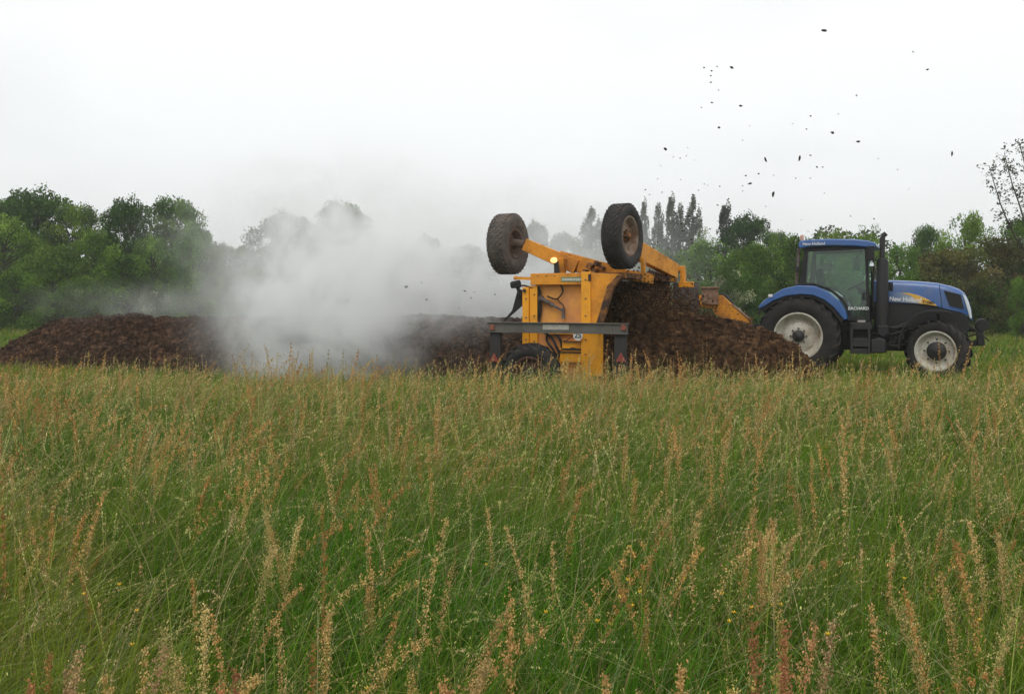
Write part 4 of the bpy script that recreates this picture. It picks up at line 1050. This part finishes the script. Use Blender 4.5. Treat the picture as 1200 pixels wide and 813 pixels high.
# ------------------------------------------------------------------ grass
def patch(x, y, s, ph):
    return .5 + .25 * (np.sin(x * s + ph) * np.cos(y * s * .9 + ph * 2) + np.sin((x + y * .7) * s * 1.9 + ph * 3))
def tuft(X, Y):
    return 1 + .08 * (Y > 9) + .16 * (patch(X, Y, 4.3, .7) - .5) * 2 + .12 * (patch(X, Y, 1.9, 2.9) - .5) * 2
def wedge(rs, d0, d1, dens, side=1.6):
    area = (.56 * (d1 * d1 - d0 * d0) + 2 * side * (d1 - d0))
    n = int(area * dens)
    D = np.sqrt(rs.uniform(d0 * d0, d1 * d1, n))
    X = rs.uniform(-1, 1, n) * (.56 * D + side)
    return X, D
CV_ = []; CQ_ = []; CC_ = []
def collect(store, V, Q, C):
    n = sum(len(v) for v in store[0]); store[0].append(V); store[1].append(Q + n); store[2].append(C)
WIND = np.array([0.30, 0.06])
def blades(rs, X, Y, h, w, col0, col1, bend, store, segs=3, wind=1.0):
    n = len(X)
    a = rs.uniform(0, 2 * np.pi, n)
    lean = np.stack([np.cos(a), np.sin(a)], 1) * (bend * h)[:, None] + WIND[None] * wind * h[:, None] * rs.uniform(.2, 1.4, n)[:, None]
    wa = rs.uniform(0, np.pi, n) * .7 - .35 * np.pi
    wd = np.stack([np.cos(wa), np.sin(wa), 0 * wa], 1)
    S = np.linspace(0, 1, segs + 1)
    ll = np.linalg.norm(lean, axis=1) / h
    V = np.zeros((n, (segs + 1) * 2, 3)); C = np.zeros((n, (segs + 1) * 2, 3))
    for i, s in enumerate(S):
        hx = lean * (s ** 2.0)
        z = h * (s - .28 * np.minimum(ll, 1.6) * s ** 3)
        ww = w * (1 - s) ** .55 * .5 + .0004
        c = np.stack([X + hx[:, 0], Y + hx[:, 1], z], 1)
        V[:, 2 * i] = c - wd * ww[:, None]; V[:, 2 * i + 1] = c + wd * ww[:, None]
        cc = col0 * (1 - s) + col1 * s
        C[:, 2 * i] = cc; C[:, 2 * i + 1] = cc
    k = (segs + 1) * 2
    q = np.array([(2 * i, 2 * i + 1, 2 * i + 3, 2 * i + 2) for i in range(segs)])
    Q = (q[None] + (np.arange(n) * k)[:, None, None]).reshape(-1, 4)
    collect(store, V.reshape(-1, 3), Q, C.reshape(-1, 3))
    return lean

def green(rs, X, Y, n):
    p = np.clip((.65 * patch(X, Y, .9, 1.3) + .35 * patch(X, Y, 2.9, .3) - .5) * 2.0 + .62, 0, 1)[:, None]
    base = np.array([[.058, .150, .008]]) * p + np.array([[.170, .215, .020]]) * (1 - p)
    c0 = base * rs.uniform(.4, .8, (n, 1)); c1 = base * rs.uniform(.75, 1.9, (n, 1))  # darker roots paint the gaps between blades, wide tip range paints highlights
    dry = rs.rand(n) < .07
    c1[dry] = np.array([.34, .27, .12]) * rs.uniform(.7, 1.1, (dry.sum(), 1)); c0[dry] = c1[dry] * .6
    blu = rs.rand(n) < .10
    c1[blu] = np.array([.20, .30, .11])
    return c0, c1

rs = np.random.RandomState(5)
G = ([], [], [])
for d0, d1, dens, wf in ((1.0, 3.2, 2600, .0042), (3.2, 6, 1900, .0050), (6, 9, 1200, .0068), (9, 11.6, 850, .0085)):
    X, Y = wedge(rs, d0, d1, dens); n = len(X)
    h = rs.uniform(.34, .74, n) * (0.84 + .28 * patch(X, Y, 1.7, .4)) * tuft(X, Y); wide = rs.rand(n) < .16
    c0, c1 = green(rs, X, Y, n)
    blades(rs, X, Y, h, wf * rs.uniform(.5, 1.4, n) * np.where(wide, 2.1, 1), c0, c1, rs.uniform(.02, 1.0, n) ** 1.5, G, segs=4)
# medium growth round the machines, then the shorter sward to the hedge
for d0, d1, dens, wf, hh in ((11.6, 15, 480, .010, .46), (15, 24, 170, .016, .26), (24, 40, 50, .035, .24), (40, 66, 20, .07, .26)):
    X, Y = wedge(rs, d0, d1, dens, side=3); n = len(X)
    h = hh * rs.uniform(.6, 1.25, n)
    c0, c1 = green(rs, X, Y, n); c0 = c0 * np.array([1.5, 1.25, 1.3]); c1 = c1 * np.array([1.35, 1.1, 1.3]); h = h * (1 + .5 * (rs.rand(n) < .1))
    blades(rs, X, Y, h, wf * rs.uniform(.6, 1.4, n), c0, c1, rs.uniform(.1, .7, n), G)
for d0, d1, dens, wf in ((1.2, 3.2, 170, .0036), (3.2, 6, 150, .0046), (6, 9, 120, .0062), (9, 12.2, 110, .0080)):
    X, Y = wedge(rs, d0, d1, dens); n = len(X)
    h = rs.uniform(.55, .92, n) * tuft(X, Y)
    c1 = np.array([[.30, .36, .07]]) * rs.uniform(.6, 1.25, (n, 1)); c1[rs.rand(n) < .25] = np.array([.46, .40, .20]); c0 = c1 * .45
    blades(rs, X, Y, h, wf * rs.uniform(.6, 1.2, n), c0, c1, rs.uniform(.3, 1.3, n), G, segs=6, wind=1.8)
tag(link('tall_grass', np_mesh('tall_grass', np.vstack(G[0]), np.vstack(G[1]), M['grass'], np.vstack(G[2]))), 'tall green meadow grass filling the foreground', 'grass', kind='stuff')

def seedheads(rs, X, Y, h, kind, store, lod, pal, spread, K, size, wind=1.0, bend=(.05, .5)):
    """thin stems with many small seeds in the upper part"""
    n = len(X)
    a = rs.uniform(0, 2 * np.pi, n)
    pal = np.array(pal); pc = pal[rs.randint(len(pal), size=n)] * rs.uniform(.75, 1.2, (n, 1))
    bd = rs.uniform(bend[0], bend[1], n)
    lean = np.stack([np.cos(a), np.sin(a)], 1) * (bd * h * .6)[:, None] + WIND[None] * wind * (bd * h * 1.6)[:, None]
    def pos(s):
        ll = np.linalg.norm(lean, axis=1) / h
        pw = 2.4
        if s.ndim == 1: return np.stack([X + lean[:, 0] * s ** pw, Y + lean[:, 1] * s ** pw, h * (s - .3 * np.minimum(ll, 1.2) * s ** 5)], 1)
        return np.stack([X[:, None] + lean[:, 0:1] * s ** pw, Y[:, None] + lean[:, 1:2] * s ** pw, h[:, None] * (s - .3 * np.minimum(ll, 1.2)[:, None] * s ** 5)], 2)
    S = np.linspace(0, 1, 6); w = .0016 * lod
    wa = rs.uniform(-.8, .8, n); wd = np.stack([np.cos(wa), np.sin(wa), 0 * wa], 1)
    V = np.zeros((n, 12, 3)); C = np.zeros((n, 12, 3))
    for i, s in enumerate(S):
        c = pos(np.full(n, s)); ww = w * (1 - .6 * s)
        V[:, 2 * i] = c - wd * ww; V[:, 2 * i + 1] = c + wd * ww
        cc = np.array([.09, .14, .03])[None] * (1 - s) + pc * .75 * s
        C[:, 2 * i] = cc; C[:, 2 * i + 1] = cc
    q = np.array([(2 * i, 2 * i + 1, 2 * i + 3, 2 * i + 2) for i in range(5)])
    collect(store, V.reshape(-1, 3), (q[None] + (np.arange(n) * 12)[:, None, None]).reshape(-1, 4), C.reshape(-1, 3))
    if kind == 'sorrel': s = 1 - rs.uniform(0, 1, (n, K)) ** 1.1 * .40
    else: s = 1 - rs.uniform(0, 1, (n, K)) * .27
    c = pos(s)
    t = (1 - s) / (.40 if kind == 'sorrel' else .27)
    if kind == 'sorrel':
        nb = 7
        br = rs.randint(nb, size=(n, K)); ba = (br * 2.399 + a[:, None])
        t = np.round(t * 9 + rs.normal(size=(n, K)) * .18) / 9; s = np.clip(1 - t * .40, .55, 1); c = pos(s)
        blen = spread * (.35 + .65 * t) * rs.uniform(0, 1, (n, K)) * (.45 + .55 * np.sin(br * 1.7 + a[:, None]) ** 2)
        c[:, :, 0] += np.cos(ba) * blen + rs.normal(size=(n, K)) * .004
        c[:, :, 1] += np.sin(ba) * blen + rs.normal(size=(n, K)) * .004
        c[:, :, 2] += blen * 2.4 + rs.normal(size=(n, K)) * .003
    else:
        env = np.sin(np.pi * np.clip(t * .9 + .08, 0, 1))
        ba = rs.uniform(0, 6.28, (n, K)); blen = spread * env * rs.uniform(0, 1, (n, K))
        c[:, :, 0] += np.cos(ba) * blen + blen * .5; c[:, :, 1] += np.sin(ba) * blen; c[:, :, 2] += blen * .3
    c = c.reshape(-1, 3); m = len(c)
    d = rs.normal(size=(m, 3)) * .5; d[:, 2] += 1.0; d[:, 0] += .3
    d /= np.linalg.norm(d, axis=1)[:, None]
    sd_ = rs.normal(size=(m, 3)); sd_ -= d * (sd_ * d).sum(1)[:, None]; sd_ /= np.linalg.norm(sd_, axis=1)[:, None]
    sz = size * lod * rs.uniform(.6, 1.4, m)
    asp = .62 if kind == 'sorrel' else .30
    L = d * sz[:, None]; Wd = sd_ * (sz * asp)[:, None]
    V = np.stack([c - L, c + Wd, c + L, c - Wd], 1).reshape(-1, 3)
    Q = np.arange(4 * m).reshape(-1, 4)
    col = np.repeat(pc, K, 0) * rs.uniform(.65, 1.35, (m, 1))
    collect(store, V, Q, np.repeat(col, 4, 0))

BUFF = [(.54, .39, .17), (.46, .35, .14), (.60, .46, .24), (.40, .37, .14), (.50, .31, .14)]
PINK = [(.54, .32, .11), (.50, .26, .09), (.58, .40, .16), (.50, .37, .12), (.56, .34, .13)]
S_ = ([], [], [])
for d0, d1, dens, lod, K in ((1.15, 3.2, 24, .7, 60), (3.2, 6, 34, .95, 46), (6, 9, 46, 1.35, 32), (9, 11.9, 60, 1.7, 26), (11.9, 14, 26, 2.0, 18)):
    X, Y = wedge(rs, d0, d1, dens); keep = rs.rand(len(X)) < np.clip(1.9 * (.6 * patch(X, Y, 1.15, 2.2) + .4 * patch(X, Y, 3.7, 5.2)) - .42, .06, 1); X = X[keep]; Y = Y[keep]; n = len(X)
    seedheads(rs, X, Y, rs.uniform(.60, .96, n) * (.85 if d0 > 11 else 1) * tuft(X, Y), 'grass', S_, lod, BUFF, .015 * (1 + .12 * lod), K, .0058, bend=(.05, .75))
for d0, d1, dens, lod, K in ((1.3, 3.2, 16, .8, 60), (3.2, 6, 24, 1.1, 44), (6, 9, 26, 1.6, 28), (9, 12.4, 26, 2.0, 20)):
    X, Y = wedge(rs, d0, d1, dens); n = len(X)
    seedheads(rs, X, Y, rs.uniform(.70, 1.0, n), 'grass', S_, lod, [(.54, .53, .20), (.46, .48, .16), (.62, .50, .24)], .010 * (1 + .1 * lod), K, .0050, wind=1.0, bend=(.7, 2.1))
tag(link('grass_seed_heads', np_mesh('grass_seed_heads', np.vstack(S_[0]), np.vstack(S_[1]), M['seeds'], np.vstack(S_[2]))), 'buff feathery seed heads scattered through the tall meadow grass', 'grass', kind='stuff')
S_ = ([], [], [])
for d0, d1, dens, lod, K in ((1.5, 3.2, 10, .6, 500), (3.2, 6, 17, .8, 300), (6, 9, 22, 1.1, 170), (9, 11.9, 24, 1.5, 90), (11.9, 13.5, 9, 1.7, 60)):
    X, Y = wedge(rs, d0, d1, dens); keep = rs.rand(len(X)) < 2.3 * (.5 * patch(X, Y, .8, 4.1) + .5 * patch(X, Y, 3.1, 1.1)) - .62; X = X[keep]; Y = Y[keep]; n = len(X)
    seedheads(rs, X, Y, rs.uniform(.62, 1.0, n) * (.85 if d0 > 11 else 1) * tuft(X, Y), 'sorrel', S_, lod, PINK, .030, K, .0050, wind=.7, bend=(.04, .65))
tag(link('sorrel_growth', np_mesh('sorrel_growth', np.vstack(S_[0]), np.vstack(S_[1]), M['seeds'], np.vstack(S_[2]))), 'reddish brown sorrel spikes scattered through the meadow', 'wild plants', kind='stuff')

# prominent sorrel plants in the foreground, each a thing
SOR = [(85, 712, 9, 'r', 'large rust-red sorrel clump in the bottom left corner'), (30, 735, 5, 'r', 'rusty sorrel at the very left of the bottom edge'), (130, 722, 6, 'b', 'buff and pink sorrel clump right of the rust-red corner clump'),
       (296, 735, 8, 'r', 'dense rust-brown sorrel at the bottom, a quarter of the way across'), (262, 760, 3, 'b', 'thin sorrel spike left of the dense rust-brown one'), (232, 655, 4, 'b', 'buff sorrel stalks above the dense rust-brown one'),
       (315, 545, 4, 'b', 'pink-buff sorrel pair in the upper left meadow'), (374, 640, 2, 'b', 'narrow sorrel spike in the left middle of the meadow'), (512, 655, 4, 'p', 'dark pink sorrel spike left of the photo centre line'),
       (625, 775, 3, 'p', 'pink sorrel low on the bottom edge, centre'), (690, 745, 5, 'b', 'buff sorrel stalks on the bottom edge, right of centre'), (745, 690, 3, 'p', 'pale pink sorrel standing over the yellow buttercups'),
       (885, 560, 5, 'p', 'tall pink sorrel in the right middle of the meadow'), (928, 690, 5, 'r', 'rust-red sorrel right of the centre bottom'), (836, 790, 5, 'b', 'buff sorrel clump on the bottom edge, right half'),
       (1110, 625, 3, 'b', 'buff sorrel stalk in the lower right meadow'), (1182, 560, 3, 'p', 'pink sorrel near the right edge of the photo'), (790, 730, 2, 'p', 'single narrow pink sorrel stalk right of centre near the bottom')]
PAL = {'r': [(.50, .235, .11), (.45, .205, .095), (.52, .29, .14), (.52, .35, .18)], 'b': [(.58, .45, .19), (.56, .39, .15), (.50, .41, .16)], 'p': [(.56, .35, .14), (.56, .40, .17)]}
for i, (px, yt, cnt, pal, lb) in enumerate(SOR):
    hgt = .93; D = (HC - hgt) * F / (yt - HY)
    o = empty('sorrel_plant', (at(px, 400, D).x, D, -.08), 0, lb, 'sorrel plant', 'sorrel plants standing out in the foreground')
    r2 = np.random.RandomState(100 + i); st = ([], [], [])
    X = r2.normal(size=cnt) * .035 * (1 + cnt * .12); Y = r2.normal(size=cnt) * .05
    seedheads(r2, X, Y, hgt * r2.uniform(.84, 1.0, cnt), 'sorrel', st, 1.0, PAL[pal], .042, 900, .0031, wind=.6, bend=(.05, .60))
    V = st[0]; Q = st[1]
    nst = len(V[0])
    link('stalks', np_mesh('stalks', V[0], Q[0], M['seeds'], st[2][0]), o)
    link('seed_head', np_mesh('seed_head', V[1], Q[1] - nst, M['seeds'], st[2][1]), o)

# buttercups
b = MB()
for k in range(5):
    a = 2 * math.pi * k / 5; c = Vector((math.cos(a) * .008, math.sin(a) * .008, .47))
    d = Vector((math.cos(a), math.sin(a), .9)).normalized(); s = Vector((-math.sin(a), math.cos(a), 0))
    b._add([Vector((0, 0, .465)), c + s * .007, c + d * .009, c - s * .007], [(0, 1, 2, 3)])
pm = b.build('petals', M['flower']); pmesh = pm.data; bpy.data.objects.remove(pm)
b = MB(); b.tube([(0.02, 0, 0), (.01, 0, .25), (0, 0, .465)], .0018, 5)
sm_ = b.build('stem', M['stem']); smesh = sm_.data; bpy.data.objects.remove(sm_)
BC = [(256, 545), (700, 700), (716, 705), (741, 683), (727, 675), (736, 655), (802, 655), (846, 670), (860, 692), (855, 700), (905, 684), (915, 682), (430, 775), (708, 768), (155, 727), (140, 660), (98, 672), (197, 780), (985, 694), (970, 714), (1098, 625), (1055, 495), (1148, 700), (1092, 782), (738, 620), (750, 668), (1060, 655), (880, 685), (160, 690), (455, 790), (570, 640), (640, 690)]
for i, (px, py) in enumerate(BC):
    Zt = .47 * (1.25 if i % 2 else 1.1); D = (HC - Zt) * F / (py - HY)
    o = empty('buttercup', (at(px, 400, D).x, D, -.08), i * 1.7, 'small yellow buttercup among the green grass stems', 'flower', 'buttercups in the meadow')
    o.scale = (.62, .62, Zt / .47)
    for nm, me in (('petals', pmesh), ('stem', smesh)):
        c = bpy.data.objects.new(nm, me); SC.collection.objects.link(c); c.parent = o

# ------------------------------------------------------------------ clods of compost in the air
clm = []
for k in range(4):
    b = MB(); bmesh.ops.create_icosphere(b.bm, subdivisions=2, radius=1)
    for v in b.bm.verts: v.co *= 1 + .55 * noise.noise(v.co * 1.3 + Vector((k * 7, 0, 0))) + .25 * noise.noise(v.co * 3.5 + Vector((0, k * 5, 0)))
    t_ = b.build('clod', M['clod']); clm.append(t_.data); bpy.data.objects.remove(t_)
z8 = lambda x, y: (740 + x / 2.609, 20 + y / 2.609)
CL = [(590, 42, 3.4, 'long flat clod highest in the sky'), (307, 155, 3.6, 'roundest large clod high above the poplars'), (905, 161, 2.6, 'lone clod high at the upper right'), (980, 418, 3.0, 'oblong clod furthest right in the sky'),
      (104, 404, 3.2, 'clod furthest left above the darker folded wheel'), (615, 354, 3.4, 'double lump clod above the tractor cab'), (693, 381, 2.6, 'flat clod right of the double lump'), (514, 432, 3.4, 'upright oval clod over the right hedge'),
      (410, 436, 3.2, 'flat ragged clod left of the upright oval one'), (363, 509, 3.0, 'rounded clod above the dark poplar'), (433, 542, 3.4, 'slanting long clod just above the hedge'), (334, 272, 2.8, 'clod midway up, below the roundest one'), (268, 338, 2.6, 'clod above the tallest poplar'),
      (222, 155, 2, None), (245, 165, 2, None), (262, 152, 1.8, None), (243, 180, 1.8, None), (243, 200, 1.8, None), (266, 224, 1.2, None), (246, 262, 2.4, None), (214, 277, 1.5, None), (362, 333, 1.2, None), (340, 377, 1.2, None), (128, 428, 1.2, None), (149, 432, 1.6, None), (168, 425, 1.2, None),
      (547, 423, 2.2, None), (535, 343, 1.6, None), (548, 303, 1.8, None), (633, 297, 1, None), (688, 240, 1.9, None), (861, 107, 1.7, None), (567, 459, 1.9, None), (585, 459, 1.5, None), (502, 493, 1.5, None), (547, 493, 1.3, None), (389, 479, 1.9, None), (350, 485, 1.8, None),
      (340, 516, 1.4, None), (270, 518, 1.5, None), (297, 556, 1.9, None), (264, 575, 1.7, None), (232, 515, 1.2, None), (191, 545, 2.3, None), (176, 609, 2.2, None), (43, 528, 1.7, None), (55, 543, 1.2, None), (407, 624, 1.9, None), (755, 433, 1.2, None), (814, 467, 1.2, None), (848, 527, 1, None),
      (670, 609, 1.5, None), (742, 617, 1.8, None), (435, 484, 1.2, None), (590, 538, 1.1, None), (411, 579, 1.1, None), (540, 655, 1.1, None), (494, 327, 1, None), (519, 620, 1, None), (172, 400, 1, None), (195, 438, 1, None), (90, 455, 1, None), (80, 495, 1.2, None), (205, 530, 1.2, None), (340, 532, 1.3, None), (150, 497, 1, None)]
rr = random.Random(8)
items = [(*z8(x, y), s, l) for x, y, s, l in CL]
items += [(476, 336, 3.0, 'clod flying in front of the steam, left of the others there'), (494, 331, 1.8, None), (500, 351, 2.6, None), (545, 341, 2.2, None), (552, 349, 1.8, None), (580, 345, 1.8, None), (556, 342, 1.3, None), (538, 361, 1.3, None), (477, 358, 1.2, None)]
for k in range(46):
    items.append((rr.gauss(785, 38), rr.gauss(285, 38), rr.uniform(.8, 2.2), None))
for k, (px, py, s, lb) in enumerate(items):
    D = rr.uniform(15.6, 18.5) if px > 600 else 18
    o = link('clod', clm[k % 4], loc=at(px, py, D))
    r_ = s * .5 * D / F * 1.0
    st_ = 2.0 if lb and ('long' in lb or 'flat' in lb or 'oval' in lb or 'oblong' in lb) else rr.uniform(1, 1.5)
    o.scale = (r_ * st_, r_, r_ * rr.uniform(.6, .9)) if not (lb and ('upright' in lb or 'oblong' in lb or 'slanting' in lb)) else (r_ * .7, r_, r_ * 1.9)
    o.rotation_euler = (0, rr.uniform(-.5, .5), rr.uniform(-.4, .4))
    tag(o, lb or 'small dark clod of compost flying through the air', 'clod', 'clods of compost thrown into the air')
# crumbs thrown up inside and in front of the tunnel mouth
rs = np.random.RandomState(3); n = 3200
u = rs.normal(.25, .42, n); v = rs.uniform(.15, 3.7, n); z = 1.3 + np.abs(rs.normal(0, .42, n)) * np.exp(-np.abs(u - .1) * .8)
ok = (z < 2.15) & ((u > .1) | (z > 2.0) | True)
u, v, z = u[ok], v[ok], z[ok]; n = len(u)
Wp = np.array([tuple(TF.fwd((a, b_, c))) for a, b_, c in zip(u, v, z)])
cube = np.array([(x, y, z_) for x in (-1, 1) for y in (-1, 1) for z_ in (-1, 1)], float)
cf = np.array([(0, 1, 3, 2), (4, 6, 7, 5), (0, 4, 5, 1), (2, 3, 7, 6), (0, 2, 6, 4), (1, 5, 7, 3)])
Vv = (Wp[:, None] + cube[None] * rs.uniform(.004, .017, (n, 1, 1)) * rs.uniform(.5, 1.2, (n, 8, 3))).reshape(-1, 3)
Qq = (cf[None] + (8 * np.arange(n))[:, None, None]).reshape(-1, 4)
tag(link('compost_spray', np_mesh('compost_spray', Vv, Qq, M['compost_brown'])), 'spray of compost crumbs thrown up at the front of the orange machine', 'compost crumbs', kind='stuff')

# ------------------------------------------------------------------ steam
sm = bpy.data.materials.new('steam'); sm.use_nodes = True; g = sm.node_tree; g.nodes.clear()
o_ = N(g, 'ShaderNodeOutputMaterial'); pv = N(g, 'ShaderNodeVolumePrincipled')
pv.inputs['Color'].default_value = (.995, .996, .996, 1)
pv.inputs['Anisotropy'].default_value = 0.1
g.links.new(pv.outputs[0], o_.inputs['Volume'])
tc = N(g, 'ShaderNodeTexCoord')
# (centre, radii, weight)
PUFF = [((-3.85, 18.3, 1.0), (1.15, 1.4, 1.15), 1.5), ((-3.0, 19.2, 1.75), (1.7, 1.5, 1.3), 1.35), ((-1.3, 19.6, 1.75), (2.2, 1.4, 1.0), .85), ((-3.7, 20.4, 2.9), (2.3, 1.5, 1.35), .60),
        ((-.6, 20.4, 2.1), (2.4, 1.5, 1.2), .50), ((1.0, 22.5, 2.4), (2.3, 1.6, 1.4), .26), ((-8.6, 22.4, 1.5), (2.2, .9, .42), .19), ((-3.0, 17.5, .8), (1.3, .8, .7), .45)]
acc = None
for c, r_, wgt in PUFF:
    sb = N(g, 'ShaderNodeVectorMath'); sb.operation = 'SUBTRACT'; sb.inputs[1].default_value = c; g.links.new(tc.outputs['Object'], sb.inputs[0])
    dv = N(g, 'ShaderNodeVectorMath'); dv.operation = 'DIVIDE'; dv.inputs[1].default_value = r_; g.links.new(sb.outputs[0], dv.inputs[0])
    dt = N(g, 'ShaderNodeVectorMath'); dt.operation = 'DOT_PRODUCT'; g.links.new(dv.outputs[0], dt.inputs[0]); g.links.new(dv.outputs[0], dt.inputs[1])
    ng = N(g, 'ShaderNodeMath'); ng.operation = 'MULTIPLY'; ng.inputs[1].default_value = -1; g.links.new(dt.outputs['Value'], ng.inputs[0])
    ex = N(g, 'ShaderNodeMath'); ex.operation = 'EXPONENT'; g.links.new(ng.outputs[0], ex.inputs[0])
    ml = N(g, 'ShaderNodeMath'); ml.operation = 'MULTIPLY'; ml.inputs[1].default_value = wgt; g.links.new(ex.outputs[0], ml.inputs[0])
    if acc is None: acc = ml
    else:
        ad = N(g, 'ShaderNodeMath'); g.links.new(acc.outputs[0], ad.inputs[0]); g.links.new(ml.outputs[0], ad.inputs[1]); acc = ad
nz = N(g, 'ShaderNodeTexNoise'); nz.inputs['Scale'].default_value = .95; nz.inputs['Detail'].default_value = 5; nz.inputs['Roughness'].default_value = .62; nz.inputs['Distortion'].default_value = 1.3
g.links.new(tc.outputs['Object'], nz.inputs['Vector'])
mr = N(g, 'ShaderNodeMapRange'); mr.inputs['From Min'].default_value = .40; mr.inputs['From Max'].default_value = .62; mr.inputs['To Min'].default_value = .05; mr.inputs['To Max'].default_value = 1.9
g.links.new(nz.outputs[0], mr.inputs['Value'])
mm_ = N(g, 'ShaderNodeMath'); mm_.operation = 'MULTIPLY'; g.links.new(acc.outputs[0], mm_.inputs[0]); g.links.new(mr.outputs[0], mm_.inputs[1])
sb = N(g, 'ShaderNodeMath'); sb.operation = 'SUBTRACT'; sb.inputs[1].default_value = .012; g.links.new(mm_.outputs[0], sb.inputs[0])
mk = N(g, 'ShaderNodeMath'); mk.operation = 'MULTIPLY'; mk.inputs[1].default_value = .92; mk.use_clamp = False; g.links.new(sb.outputs[0], mk.inputs[0])
mxx = N(g, 'ShaderNodeMath'); mxx.operation = 'MAXIMUM'; mxx.inputs[1].default_value = 0; g.links.new(mk.outputs[0], mxx.inputs[0])
g.links.new(mxx.outputs[0], pv.inputs['Density'])
b = MB(); b.b2(-12.5, 5.5, 16.2, 26, .05, 6.5); st = b.build('steam', sm)
tag(st, 'white cloud of steam rising off the windrow behind the orange machine', 'steam', kind='stuff')

# ------------------------------------------------------------------ haze
hm = bpy.data.materials.new('haze'); hm.use_nodes = True; g = hm.node_tree; g.nodes.clear()
o_ = N(g, 'ShaderNodeOutputMaterial'); pv = N(g, 'ShaderNodeVolumePrincipled'); pv.inputs['Color'].default_value = (.97, .975, .98, 1); pv.inputs['Density'].default_value = .0008
g.links.new(pv.outputs[0], o_.inputs['Volume'])
b = MB(); b.b2(-425, 425, -125, 725, -1, 40); hz = b.build('haze', hm); tag(hz, kind='stuff')

for nm in ('tall_grass', 'grass_seed_heads', 'sorrel_growth', 'distant_wood'):
    bpy.data.objects[nm].location.z = -.08
